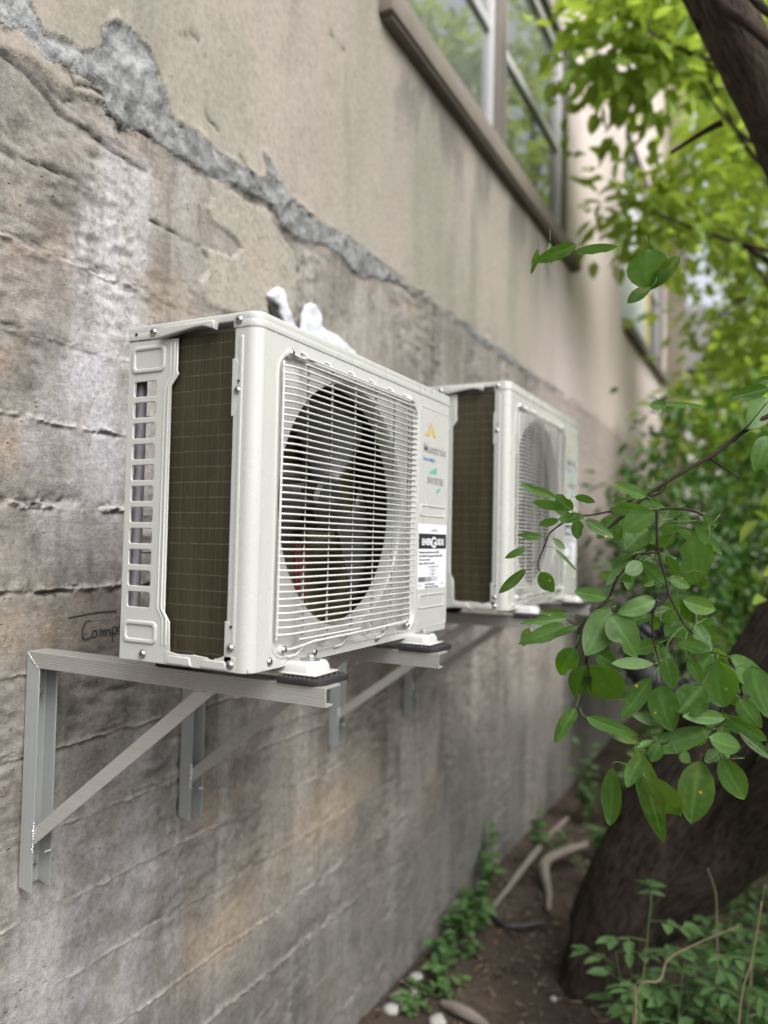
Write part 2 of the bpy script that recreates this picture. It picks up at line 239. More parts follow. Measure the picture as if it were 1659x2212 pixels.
WRITING=[[(0.186,1.541),(0.234,1.545),(0.279,1.547),(0.314,1.546)],[(0.243,1.529),(0.238,1.531),(0.230,1.526),(0.224,1.513),(0.224,1.500),(0.229,1.492),(0.239,1.492),(0.248,1.496)],[(0.257,1.509),(0.252,1.507),(0.249,1.500),(0.253,1.494),(0.259,1.494),(0.262,1.500),(0.260,1.507),(0.256,1.509)],[(0.270,1.496),(0.271,1.507),(0.275,1.508),(0.278,1.496),(0.280,1.505),(0.284,1.508),(0.287,1.496),(0.290,1.505),(0.294,1.508),(0.297,1.504),(0.299,1.496)],[(0.304,1.510),(0.306,1.495),(0.309,1.478)],[(0.305,1.507),(0.310,1.512),(0.316,1.510),(0.318,1.502),(0.313,1.497),(0.307,1.499)],[(0.323,1.499),(0.322,1.510),(0.324,1.512),(0.330,1.515),(0.335,1.512)],[(0.341,1.504),(0.348,1.508),(0.351,1.513),(0.345,1.516),(0.340,1.511),(0.343,1.500),(0.351,1.499)]]
CRACKS=[[(-0.020,2.618),(0.037,2.616),(0.120,2.577),(0.187,2.574),(0.241,2.571),(0.285,2.567),(0.318,2.560),(0.365,2.563)],[(0.089,2.677),(0.105,2.669),(0.144,2.667),(0.153,2.651),(0.195,2.672),(0.230,2.672)],[(0.377,2.454),(0.427,2.453),(0.496,2.451),(0.552,2.449),(0.574,2.434)],[(0.090,2.613),(0.108,2.607),(0.130,2.607),(0.154,2.621)],[(0.282,2.640),(0.334,2.645),(0.368,2.644)],[(0.244,2.635),(0.282,2.630),(0.286,2.617)],[(0.457,2.945),(0.495,2.973),(0.520,2.971)],[(0.542,2.939),(0.598,2.931)],[(0.552,2.809),(0.570,2.784),(0.605,2.775)],[(1.104,3.372),(1.187,3.356),(1.258,3.369)],[(-0.012,2.438),(0.059,2.449),(0.137,2.457),(0.210,2.456)],[(0.697,2.751),(0.777,2.701),(0.862,2.673)],[(0.542,2.669),(0.611,2.648)]]
PIPE1=[(.9287,2.1774,1.5076),(.9164,2.1164,1.4677),(.9056,2.1123,1.4306),(.8729,2.097,1.393),(.821,2.1297,1.3176),(.8212,2.1327,1.249),(.8679,2.1011,1.2333),(.9257,2.019,1.2155),(.995,1.9992,1.1969),(1.0467,2.0253,1.2098),(1.0841,2.1034,1.1483)]
STALKS=[[(1.1365,1.6712,-.02),(1.1465,1.6612,.3707),(1.1437,1.6515,.5695),(1.1412,1.6461,.6689),(1.1188,1.6315,.7429)],[(.9909,1.0841,-.02),(1.0009,1.0741,.5032),(1.0006,1.0706,.5836),(.9987,1.0676,.6318)],[(.9404,1.3989,-.02),(.9504,1.3889,.4281),(1.0124,1.4185,.4855),(1.0391,1.4867,.5298),(1.2059,1.6262,.5954)],[(1.2113,1.3105,-.02),(1.2213,1.3005,.4961),(1.2509,1.3091,.6577),(1.273,1.3144,.8063)],[(1.2275,1.7723,-.02),(1.2375,1.7623,.4206),(1.2508,1.7649,.5225),(1.2729,1.77,.6754)]]


# ------------------------------------------------------------------ node helper and materials
class NT:
    def __init__(s, name, rough=.6, metal=0., spec=.5):
        s.mat = bpy.data.materials.new(name); s.mat.use_nodes = True
        s.t = s.mat.node_tree; s.b = s.t.nodes['Principled BSDF']; s.out = s.t.nodes['Material Output']
        s.b.inputs['Roughness'].default_value = rough; s.b.inputs['Metallic'].default_value = metal
        s.b.inputs['Specular IOR Level'].default_value = spec
    def n(s, typ, **kw):
        x = s.t.nodes.new(typ)
        for k, v in kw.items(): setattr(x, k, v)
        return x
    def put(s, sock, v):
        if isinstance(v, bpy.types.NodeSocket): s.t.links.new(v, sock)
        elif isinstance(v, (tuple, list)) and len(v) == 3 and sock.type == 'RGBA': sock.default_value = (*v, 1)
        else: sock.default_value = v
    def obj(s): return s.n('ShaderNodeTexCoord').outputs['Object']
    def mapv(s, scale, vec=None, loc=(0, 0, 0), rot=(0, 0, 0)):
        m = s.n('ShaderNodeMapping'); s.put(m.inputs['Vector'], vec or s.obj())
        m.inputs['Scale'].default_value = scale; m.inputs['Location'].default_value = loc; m.inputs['Rotation'].default_value = rot
        return m.outputs[0]
    def noise(s, scale, detail=4, rough=.55, vec=None, dist=0):
        x = s.n('ShaderNodeTexNoise'); s.put(x.inputs['Vector'], vec or s.obj())
        x.inputs['Scale'].default_value = scale; x.inputs['Detail'].default_value = detail
        x.inputs['Roughness'].default_value = rough; x.inputs['Distortion'].default_value = dist
        return x.outputs['Fac']
    def voro(s, scale, vec=None, feature='F1'):
        x = s.n('ShaderNodeTexVoronoi', feature=feature); s.put(x.inputs['Vector'], vec or s.obj()); x.inputs['Scale'].default_value = scale
        return x.outputs['Distance']
    def attr(s, name):
        return s.n('ShaderNodeAttribute', attribute_name=name).outputs['Fac']
    def math(s, op, a, b=0., c=0.):
        x = s.n('ShaderNodeMath', operation=op); s.put(x.inputs[0], a); s.put(x.inputs[1], b); s.put(x.inputs[2], c)
        return x.outputs[0]
    def step(s, v, lo, hi, a=0., b=1.):
        x = s.n('ShaderNodeMapRange', interpolation_type='SMOOTHSTEP'); s.put(x.inputs[0], v)
        x.inputs[1].default_value = lo; x.inputs[2].default_value = hi; x.inputs[3].default_value = a; x.inputs[4].default_value = b
        return x.outputs[0]
    def mix(s, f, a, b, mode='MIX'):
        x = s.n('ShaderNodeMix', data_type='RGBA', blend_type=mode); s.put(x.inputs[0], f)
        s.put(x.inputs[6], a); s.put(x.inputs[7], b); return x.outputs[2]
    def ramp(s, f, stops):
        x = s.n('ShaderNodeValToRGB'); s.put(x.inputs[0], f); e = x.color_ramp.elements
        while len(e) < len(stops): e.new(.5)
        for el, (p, c) in zip(e, stops): el.position = p; el.color = (*c, 1)
        return x.outputs[0]
    def bump(s, h, strength=.3, dist=.01, normal=None):
        x = s.n('ShaderNodeBump'); x.inputs['Strength'].default_value = strength; x.inputs['Distance'].default_value = dist
        s.put(x.inputs['Height'], h)
        if normal is not None: s.put(x.inputs['Normal'], normal)
        return x.outputs[0]
    def color(s, v): s.put(s.b.inputs['Base Color'], v)
    def set(s, k, v): s.put(s.b.inputs[k], v)

def plain(name, col, rough=.5, metal=0., spec=.5, var=.12, scale=30, bump=0., bscale=200):
    m = NT(name, rough, metal, spec)
    f = m.noise(scale, 5, .6)
    m.color(m.mix(f, tuple(c*(1-var) for c in col), tuple(min(1, c*(1+var)) for c in col)))
    m.set('Roughness', m.step(m.noise(scale*2, 3), .3, .7, max(0, rough-.07), rough+.07))
    if bump: m.set('Normal', m.bump(m.noise(bscale, 4, .6), bump, .002))
    return m.mat

def mat_wall():
    m = NT('weathered_concrete_and_stucco', .93, spec=.25)
    o = m.obj()
    n1 = m.noise(2.2, 6, .6); n2 = m.noise(9, 6, .65); n3 = m.noise(60, 5, .7); n4 = m.noise(260, 3, .7)
    streaky = m.noise(1, 5, .6, m.mapv((1, 9, .8)))
    grain = m.noise(1, 4, .65, m.mapv((1, 22, 130), rot=(R(7), 0, 0)))
    # board-formed concrete of the foundation
    con = m.ramp(n1, [(.30, (0.089, 0.081, 0.073)), (.44, (0.160, 0.146, 0.134)), (.58, (0.237, 0.221, 0.200)), (.74, (0.126, 0.118, 0.109))])
    con = m.mix(m.step(n2, .48, .72), con, (0.262, 0.243, 0.219))
    con = m.mix(m.math('MULTIPLY', m.step(m.noise(6, 6, .65, m.mapv((1, 1, 1.8), loc=(0, 7, 1))), .52, .68), .75), con, (0.076, 0.070, 0.062))
    con = m.mix(m.math('MULTIPLY', m.step(m.noise(17, 5, .7), .52, .68), .6), con, (0.086, 0.080, 0.070))
    con = m.mix(m.math('MULTIPLY', m.step(m.noise(3.1, 4, .5, m.mapv((1, 1, 1.6), loc=(0, 3.3, 1.7))), .56, .72), .55), con, (0.237, 0.190, 0.143))
    con = m.mix(m.math('MULTIPLY', m.step(streaky, .47, .70), .75), con, (0.312, 0.304, 0.296))
    con = m.mix(m.math('MULTIPLY', m.step(m.noise(1, 4, .6, m.mapv((1, 7, 1.0), loc=(0, 8, 0))), .52, .68), .7), con, (0.072, 0.068, 0.062))
    con = m.mix(m.step(m.noise(3, 3), .4, .65, .05, .35), con, m.ramp(grain, [(.3, (0.076, 0.070, 0.062)), (.7, (0.323, 0.301, 0.271))]))
    con = m.mix(m.math('MULTIPLY', m.step(m.noise(7, 5, .65, m.mapv((1, 1, 1.3), loc=(0, 1, 9))), .64, .74), .35), con, (0.262, 0.170, 0.104))
    # smooth stucco of the upper storey
    st = m.ramp(m.noise(1.5, 5, .55, m.mapv((1, 1.8, .55))), [(.3, (0.205, 0.192, 0.162)), (.5, (0.255, 0.238, 0.204)), (.66, (0.285, 0.255, 0.228))])
    st = m.mix(m.math('MULTIPLY', m.step(m.noise(1, 4, .5, m.mapv((1, 1.5, .5), loc=(0, 5, 2))), .5, .66), .5), st, (0.322, 0.269, 0.252))
    st = m.mix(m.math('MULTIPLY', m.step(m.noise(1, 5, .6, m.mapv((1, 5, .6), loc=(0, 2, 4))), .52, .70), .6), st, (0.16, 0.156, 0.134))
    st = m.mix(m.math('MULTIPLY', m.step(n2, .58, .75), .35), st, (0.336, 0.308, 0.280))
    st = m.mix(m.math('MULTIPLY', m.step(m.noise(11, 5, .65), .54, .7), .35), st, (.17, .16, .14))
    st = m.mix(m.attr('pink'), st, m.mix(.9, st, (.66, .565, .565)))
    con = m.mix(m.attr('pink'), con, m.mix(.75, con, (.52, .44, .43)))
    pl = m.mix(n2, (0.231, 0.217, 0.185), (0.301, 0.283, 0.245))
    mo = m.ramp(m.noise(24, 6, .7), [(.36, (0.105, 0.108, 0.108)), (.5, (0.189, 0.196, 0.199)), (.7, (0.280, 0.287, 0.294))])
    mo = m.mix(m.step(m.noise(9, 5, .7), .46, .62, 0, .6), mo, (.085, .087, .085))
    mo = m.mix(m.math('MULTIPLY', m.attr('mortar_light'), .6), mo, (0.322, 0.336, 0.343))
    edge = m.math('ADD', m.math('MULTIPLY', m.math('SUBTRACT', m.noise(30, 5, .65), .5), .035), m.math('MULTIPLY', m.math('SUBTRACT', m.noise(120, 3), .5), .012))
    soft = m.math('MULTIPLY', m.math('SUBTRACT', n2, .5), .22)
    def mask(a, w=.004): return m.step(m.math('ADD', m.attr(a), edge), -w, w)
    c = m.mix(mask('stucco'), con, st)
    c = m.mix(m.math('MULTIPLY', mask('plaster'), .92), c, pl)
    sm = m.step(m.math('ADD', m.attr('streak'), soft), -.05, .07)
    sm = m.math('MULTIPLY', sm, m.step(m.math('ADD', m.math('MULTIPLY', n3, .6), m.math('MULTIPLY', streaky, .5)), .22, .78))
    c = m.mix(m.math('MULTIPLY', sm, .85), c, (.385, .378, .40))
    sm2 = m.step(m.math('ADD', m.attr('bloom'), soft), -.1, .12)
    c = m.mix(m.math('MULTIPLY', sm2, m.step(n2, .3, .65, .15, .65)), c, (.33, .325, .35))
    c = m.mix(mask('mortar', .007), c, mo)
    c = m.mix(m.math('MULTIPLY', m.attr('rust'), m.step(n2, .35, .65)), c, (.25, .175, .12))
    c = m.mix(m.attr('joint'), c, (.36, .335, .30))
    c = m.mix(m.attr('damp'), c, m.mix(.72, c, (.07, .07, .068)))
    c = m.mix(m.attr('tan'), c, m.mix(.6, c, (.30, .235, .165)))
    c = m.mix(m.attr('crack'), c, (.05, .046, .042))
    sp = m.math('ADD', m.math('MULTIPLY', n3, .6), m.math('MULTIPLY', n4, .4))
    rough_mask = m.math('SUBTRACT', 1, m.math('MULTIPLY', mask('stucco'), .55))
    c = m.mix(rough_mask, m.mix(1, c, m.ramp(sp, [(.34, (.80, .80, .80)), (.66, (1.15, 1.15, 1.15))]), 'MULTIPLY'),
              m.mix(1, c, m.ramp(sp, [(.33, (.60, .59, .58)), (.5, (.98, .98, .98)), (.68, (1.32, 1.31, 1.29))]), 'MULTIPLY'))
    pit = m.step(m.voro(38, m.mapv((1, 1, 1.4))), .02, .14)
    pitm = m.step(m.noise(7, 3), .5, .6)
    pitd = m.math('MULTIPLY', m.math('SUBTRACT', 1, pit), m.math('MULTIPLY', pitm, rough_mask))
    c = m.mix(m.math('MULTIPLY', pitd, .8), c, (.055, .05, .045))
    m.color(c)
    h = m.math('ADD', m.math('MULTIPLY', n3, .6), m.math('MULTIPLY', n4, .25))
    h = m.math('ADD', h, m.math('MULTIPLY', grain, .22))
    h = m.math('MULTIPLY', h, rough_mask)
    h = m.math('SUBTRACT', h, m.math('MULTIPLY', pitd, 1.2))
    h = m.math('ADD', h, m.math('MULTIPLY', m.math('MULTIPLY', mask('mortar'), m.noise(45, 5, .7)), 1.5))
    m.set('Normal', m.bump(h, .9, .0055))
    return m.mat

def mat_paint(name, col, rough=.32):
    m = NT(name, rough, spec=.5)
    f = m.noise(14, 4, .6)
    c = m.mix(f, tuple(x*.965 for x in col), col)
    dirt = m.step(m.noise(6, 6, .7, m.mapv((1, 1, .35))), .55, .85)
    m.color(m.mix(m.math('MULTIPLY', dirt, .04), c, (.35, .31, .25)))
    c2 = m.b.inputs['Base Color'].links[0].from_socket; st = m.step(m.noise(1, 5, .65, m.mapv((38, 38, 2.2))), .56, .78); sp = m.step(m.noise(170, 2, .5), .66, .72)
    m.color(m.mix(m.math('MULTIPLY', sp, .2), m.mix(m.math('MULTIPLY', st, .12), c2, (.22, .20, .17)), (.16, .14, .11)))
    m.set('Roughness', m.step(m.noise(9, 3), .3, .7, rough-.02, rough+.04))
    m.set('Coat Weight', .5); m.set('Coat Roughness', .05)
    m.set('Normal', m.bump(m.noise(420, 2, .5), .05, .0008))
    return m.mat

def mat_coil():
    m = NT('coil_fins', .42, .55)
    o = m.obj(); sx = m.n('ShaderNodeSeparateXYZ'); m.put(sx.inputs[0], o)
    along = m.math('ADD', sx.outputs[0], sx.outputs[1])
    fin = m.math('ADD', m.math('MULTIPLY', m.noise(1, 1, .5, m.mapv((2600, 2600, 1.5))), 1.6), m.math('MULTIPLY', m.noise(1, 2, .6, m.mapv((330, 330, 4))), .06))
    z = m.math('MODULO', m.math('ADD', sx.outputs[2], .0032), .02455)
    line = m.math('MULTIPLY', m.step(z, .0002, .0011), m.step(z, .0013, .0024, 1, 0))
    line = m.math('MULTIPLY', line, m.step(m.noise(1, 4, .6, m.mapv((60, 60, 25))), .3, .62, .25, 1))
    c = m.mix(m.step(fin, .6, 1.2), (.029, .027, .013), (.074, .068, .039))
    c = m.mix(m.math('MULTIPLY', m.step(m.noise(1, 4, .6, m.mapv((20, 20, 6))), .45, .7), .35), c, (.085, .072, .045))
    c = m.mix(m.math('MULTIPLY', line, .6), c, (.20, .18, .125))
    m.color(c); m.set('Normal', m.bump(fin, .35, .001))
    m.set('Roughness', m.step(m.noise(1, 3, .5, m.mapv((120, 120, 5))), .3, .7, .32, .55))
    return m.mat

def mat_alu(name='brushed_aluminium', axis='x', col=(.47, .465, .45), rough=.38):
    m = NT(name, rough, .5)
    sc = {'x': (3, 260, 260), 'z': (260, 260, 3), 'y': (260, 3, 260)}[axis]
    g = m.noise(1, 3, .6, m.mapv(sc)); b = m.noise(7, 5, .6)
    c = m.mix(g, tuple(x*.78 for x in col), tuple(x*1.12 for x in col))
    c = m.mix(m.math('MULTIPLY', m.step(b, .5, .75), .35), c, (.36, .34, .31))
    m.color(c); m.set('Roughness', m.step(b, .3, .7, rough-.06, rough+.12)); m.set('Normal', m.bump(g, .12, .0006))
    return m.mat

def mat_leaf(name, dark, light, back, trans=.45, rough=.42, spots=0., spec=.4):
    """two pigments by leaf (attribute tone), a veined surface, light passing through the blade"""
    m = NT(name, rough, spec=spec)
    t = m.attr('tone')
    n = m.noise(90, 4, .6)
    c = m.mix(t, dark, light)
    c = m.mix(m.math('MULTIPLY', m.step(n, .4, .75), .3), c, tuple(x*1.5 for x in light))
    c = m.mix(m.math('MULTIPLY', m.step(m.noise(11, 3), .56, .72), .45), c, (light[0]*1.75, light[1]*1.1, light[2]*.5))
    c = m.mix(m.math('MULTIPLY', m.step(m.noise(23, 4, .65), .66, .74), .6 if spots else 0.), c, (.12, .075, .022))
    vein = m.attr('vein')
    c = m.mix(m.math('MULTIPLY', vein, .35), c, tuple(min(1, x*1.9) for x in light))
    if spots:
        sp = m.step(m.voro(34), .04, .10, 1, 0); g = m.step(m.noise(14, 2), .5, .54)
        c = m.mix(m.math('MULTIPLY', m.math('MULTIPLY', sp, g), spots), c, (.55, .36, .06))
    m.color(c)
    m.set('Normal', m.bump(m.math('ADD', m.math('MULTIPLY', n, .4), vein), .25, .002))
    tr = m.n('ShaderNodeBsdfTranslucent'); m.put(tr.inputs['Color'], m.mix(m.math('MULTIPLY', vein, .5), m.mix(t, back, tuple(x*.8 for x in back)), tuple(x*.55 for x in back)))
    mx = m.n('ShaderNodeMixShader'); mx.inputs[0].default_value = trans
    m.t.links.new(m.b.outputs[0], mx.inputs[1]); m.t.links.new(tr.outputs[0], mx.inputs[2]); m.t.links.new(mx.outputs[0], m.out.inputs['Surface'])
    return m.mat

def mat_bark(name='bark', dark=(.007, .0052, .004), light=(.066, .053, .043)):
    m = NT(name, .95, spec=.12)
    bv = m.n('ShaderNodeAttribute', attribute_name='bark').outputs['Vector']
    n = m.noise(1, 6, .66, m.mapv((60, 60, 9), bv), .8); w = m.noise(1, 5, .7, m.mapv((130, 130, 34), bv), .4)
    f = m.voro(1, m.mapv((75, 75, 22), m.n('ShaderNodeVectorMath', operation='ADD').outputs[0]) if False else m.mapv((75, 75, 22), bv))
    h = m.math('ADD', m.math('ADD', m.math('MULTIPLY', n, .6), m.math('MULTIPLY', w, .4)), m.math('MULTIPLY', f, .18))
    c = m.ramp(h, [(.42, dark), (.58, tuple(a*.6+b*.4 for a, b in zip(dark, light))), (.82, light)])
    sz = m.n('ShaderNodeSeparateXYZ'); m.put(sz.inputs[0], bv); lit_stem = m.step(m.math('ADD', sz.outputs[2], m.noise(3, 3)), 1.9, 3.0, 0, .8)   # lit upper stem and shaded foot painted into the bark colour
    c = m.mix(lit_stem, c, m.mix(1, c, (1.9, 1.85, 1.8), 'MULTIPLY'))
    m.color(m.mix(m.math('MULTIPLY', m.step(m.noise(4, 4), .5, .7), .3), c, (.03, .03, .02)))
    m.set('Normal', m.bump(h, 1., .012))
    return m.mat

def mat_soil():
    m = NT('packed_soil', .97, spec=.15)
    n = m.noise(3, 7, .65); f = m.noise(70, 5, .7)
    c = m.ramp(n, [(.3, (.028, .021, .016)), (.52, (.056, .043, .034)), (.7, (.092, .073, .059))])
    c = m.mix(m.math('MULTIPLY', m.step(f, .55, .7), .6), c, (.10, .08, .062))
    c = m.mix(m.math('MULTIPLY', m.step(f, .3, .42, 1, 0), .6), c, (.02, .015, .012))
    m.color(c); m.set('Normal', m.bump(m.math('ADD', f, m.math('MULTIPLY', n, 2)), .8, .02))
    return m.mat

def mat_glass():
    m = NT('window_glass', .03, spec=1.0)
    m.color(m.mix(m.noise(2, 3), (.09, .10, .10), (.16, .175, .17))); m.set('IOR', 2.3)
    m.set('Normal', m.bump(m.noise(1.6, 2), .06, .02))
    return m.mat

MAT = dict(
    wall=mat_wall(), white=mat_paint('ivory_powder_coat', (.395, .405, .39), .27), grillewire=mat_paint('ivory_wire', (.44, .448, .43), .4),
    coil=mat_coil(), alu=mat_alu(), aluz=mat_alu('extruded_aluminium', 'z', (.43, .46, .46), .36), weld=plain('weld_bead', (.62, .62, .62), .3, .9, bump=.6, bscale=300),
    steel=plain('zinc_screw', (.46, .46, .46), .3, .9), dark=plain('black_plastic', (.012, .012, .013), .5), black=plain('rubber', (.010, .010, .011), .75, bump=.5, bscale=500),
    fan=plain('dark_grey_fan', (.030, .030, .033), .42), cavity=plain('dark_liner', (.012, .011, .010), .8), motor=plain('motor_grey', (.16, .155, .14), .5, .3),
    olive=plain('coil_inside', (.20, .185, .10), .5, .3, var=.3, scale=60), red=plain('red_cable', (.10, .006, .008), .6), pipe=plain('grey_pipe', (.20, .19, .215), .45, .1),
    label=plain('label_paper', (.58, .605, .655), .45, var=.03), ink=plain('black_ink', (.012, .012, .012), .5), ink2=plain('grey_ink', (.22, .23, .225), .5),
    gold=plain('gold_print', (.44, .31, .07), .45), blue=plain('blue_print', (.12, .24, .42), .45), green=plain('green_print', (.09, .32, .21), .45), teal=plain('teal_print', (.03, .30, .26), .45),
    grey1=plain('label_grey', (.10, .105, .11), .5), grey2=plain('label_grey_mid', (.22, .23, .235), .5), grey3=plain('label_grey_soft', (.38, .395, .41), .5), grey4=plain('label_grey_pale', (.56, .58, .61), .5),
    marker=plain('marker_ink', (.018, .018, .02), .7), foam=plain('white_foam', (.46, .48, .52), .85, bump=.7, bscale=60),
    sill=plain('weathered_sill', (.16, .14, .118), .9, var=.3, scale=12, bump=.5, bscale=90), frame=plain('white_window_frame', (.45, .445, .47), .5, var=.08),
    brown=plain('brown_post', (.15, .132, .122), .8, var=.2), glass=mat_glass(), board=plain('white_board', (.62, .65, .71), .6, var=.06), yellow=plain('yellow_foam_strip', (.55, .48, .20), .8, var=.25, scale=20),
    room=plain('dark_room', (.02, .02, .02), .9), pier=plain('beige_render', (.26, .228, .185), .9, var=.15, scale=5, bump=.4, bscale=70),
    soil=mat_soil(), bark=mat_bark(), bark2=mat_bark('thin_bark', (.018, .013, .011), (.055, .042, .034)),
    leaf=mat_leaf('branch_leaf', (.013, .033, .002), (.068, .138, .038), (.17, .38, .012), .38, .42, spots=.9, spec=.25),
    crown=mat_leaf('crown_leaf', (.05, .115, .010), (.20, .30, .055), (.50, .66, .08), .52, .5),
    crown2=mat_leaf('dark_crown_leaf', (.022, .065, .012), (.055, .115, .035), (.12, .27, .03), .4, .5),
    weed=mat_leaf('weed_leaf', (.025, .062, .012), (.065, .125, .045), (.10, .20, .03), .3, .55),
    stone=plain('pale_stone', (.25, .245, .23), .85, var=.25, scale=25, bump=.4, bscale=80), wood=plain('bleached_wood', (.135, .115, .098), .9, var=.3, scale=20, bump=.6, bscale=90),
    stalk=plain('dry_stalk', (.12, .10, .056), .8, var=.25), stem=plain('green_stem', (.07, .10, .035), .7), litter=plain('dead_leaf', (.08, .058, .04), .9, var=.7, scale=9),
    hose=plain('black_hose', (.02, .02, .024), .45), siding=plain('pale_siding', (.60, .55, .55), .8, var=.06, scale=4), roof=plain('grey_shingle', (.10, .095, .09), .9), teal_cloth=plain('teal_plastic', (.02, .28, .30), .5),
)

# ------------------------------------------------------------------ object helpers
def empty(name, loc, label, cat, group=None, rz=0):
    o = bpy.data.objects.new(name, None); COL.objects.link(o); o.location = loc; o.rotation_euler = (0, 0, rz); o.empty_display_size = .1
    o['label'] = label; o['category'] = cat
    if group: o['group'] = group
    return o
def tag(o, label=None, cat=None, group=None, kind=None):
    for k, v in (('label', label), ('category', cat), ('group', group), ('kind', kind)):
        if v: o[k] = v
    return o
def link(name, me, mats, parent=None, smooth=True, angle=38):
    for m in (mats if isinstance(mats, (list, tuple)) else [mats]): me.materials.append(m if not isinstance(m, str) else MAT[m])
    if smooth:
        me.polygons.foreach_set('use_smooth', np.ones(len(me.polygons), bool)); me.set_sharp_from_angle(angle=R(angle))
    o = bpy.data.objects.new(name, me); COL.objects.link(o)
    if parent: o.parent = parent
    return o
class MB:
    """collects boxes, tubes, plates ... and links them as one mesh object"""
    def __init__(s): s.v = []; s.f = []; s.mi = []
    def add(s, v, f, mi=0):
        k = len(s.v); s.v += [tuple(p) for p in v]; s.f += [tuple(i+k for i in q) for q in f]; s.mi += [mi]*len(f); return s
    def box(s, x0, x1, y0, y1, z0, z1, bev=0., mi=0, seg=2):
        bm = bmesh.new(); bmesh.ops.create_cube(bm, size=1)
        for v in bm.verts: v.co = Vector(((x0+x1)/2+v.co.x*(x1-x0), (y0+y1)/2+v.co.y*(y1-y0), (z0+z1)/2+v.co.z*(z1-z0)))
        if bev: bmesh.ops.bevel(bm, geom=bm.edges[:], offset=bev, segments=seg, profile=.5, affect='EDGES')
        bm.verts.index_update(); s.add([v.co[:] for v in bm.verts], [[v.index for v in f.verts] for f in bm.faces], mi); bm.free(); return s
    def tube(s, pts, rad, seg=8, mi=0, cap=True, flat=None):
        pts = [Vector(p) for p in pts]; n = len(pts)
        if not isinstance(rad, (list, tuple)): rad = [rad]*n
        V = []; F = []; ref = None
        for i, p in enumerate(pts):
            t = (pts[min(i+1, n-1)]-pts[max(i-1, 0)])
            t = t.normalized() if t.length > 1e-9 else Vector((0, 0, 1))
            if ref is None: ref = Vector((0, 0, 1)) if abs(t.z) < .9 else Vector((0, 1, 0))
            a = t.cross(ref); a = a.normalized() if a.length > 1e-6 else t.orthogonal().normalized(); b = t.cross(a); ref = -b if False else ref
            for k in range(seg):
                an = 2*math.pi*k/seg; V.append(p+a*math.cos(an)*rad[i]+b*math.sin(an)*rad[i])
        for i in range(n-1):
            for k in range(seg): F.append((i*seg+k, i*seg+(k+1) % seg, (i+1)*seg+(k+1) % seg, (i+1)*seg+k))
        if cap: F.append(tuple(range(seg))[::-1]); F.append(tuple((n-1)*seg+k for k in range(seg)))
        return s.add(V, F, mi)
    def lathe(s, prof, c, axis='x', seg=24, mi=0):
        """prof: (distance along axis, radius)"""
        V = []; F = []; n = len(prof)
        for (d, r) in prof:
            for k in range(seg):
                an = 2*math.pi*k/seg; a, b = math.cos(an)*r, math.sin(an)*r
                V.append({'x': (c[0]+d, c[1]+a, c[2]+b), 'y': (c[0]+a, c[1]+d, c[2]+b), 'z': (c[0]+a, c[1]+b, c[2]+d)}[axis])
        for i in range(n-1):
            for k in range(seg): F.append((i*seg+k, i*seg+(k+1) % seg, (i+1)*seg+(k+1) % seg, (i+1)*seg+k))
        F.append(tuple(range(seg))[::-1]); F.append(tuple((n-1)*seg+k for k in range(seg)))
        return s.add(V, F, mi)
    def mesh(s, me, fn, mi=0):
        s.add([fn(v.co) for v in me.vertices], [tuple(p.vertices) for p in me.polygons], mi); return s
    def build(s, name, mats, parent=None, smooth=True, angle=38, fixn=True):
        me = bpy.data.meshes.new(name); me.from_pydata(s.v, [], s.f); me.update()
        if fixn:
            bm = bmesh.new(); bm.from_mesh(me); bmesh.ops.recalc_face_normals(bm, faces=bm.faces[:]); bm.to_mesh(me); bm.free()
        me.polygons.foreach_set('material_index', s.mi)
        return link(name, me, mats, parent, smooth, angle)

def curve_mesh(cu):
    o = bpy.data.objects.new('tmp', cu); COL.objects.link(o)
    dg = bpy.context.evaluated_depsgraph_get(); me = bpy.data.meshes.new_from_object(o.evaluated_get(dg))
    bpy.data.objects.remove(o); return me
def rrect(x0, x1, y0, y1, r, seg=5):
    P = []
    for cx_, cy_, a in ((x1-r, y1-r, 0), (x0+r, y1-r, 90), (x0+r, y0+r, 180), (x1-r, y0+r, 270)):
        for k in range(seg+1): an = R(a+90*k/seg); P.append((cx_+r*math.cos(an), cy_+r*math.sin(an)))
    return P
def plate(loops, thick, bev=.0012, res=2):
    """flat sheet with holes, rounded edges; returns a mesh in (u, v, w)"""
    cu = bpy.data.curves.new('plate', 'CURVE'); cu.dimensions = '2D'; cu.fill_mode = 'BOTH'
    for l in loops:
        sp = cu.splines.new('POLY'); sp.points.add(len(l)-1); sp.use_cyclic_u = True
        for p, q in zip(sp.points, l): p.co = (q[0], q[1], 0, 1)
    cu.extrude = max(1e-5, thick/2-bev); cu.bevel_depth = bev; cu.bevel_resolution = res; cu.offset = -bev
    return curve_mesh(cu)
def text_mesh(body, size, width=None, align='LEFT', bold=0.):
    cu = bpy.data.curves.new('text', 'FONT'); cu.body = body; cu.size = size; cu.align_x = align; cu.extrude = .00008; cu.offset = bold; cu.resolution_u = 3
    me = curve_mesh(cu)
    if width:
        xs = [v.co.x for v in me.vertices]; w = max(xs)-min(xs); x0 = min(xs); k = width/w
        for v in me.vertices: v.co.x = ((v.co.x-x0)*k) if align == 'LEFT' else v.co.x*k
    return me

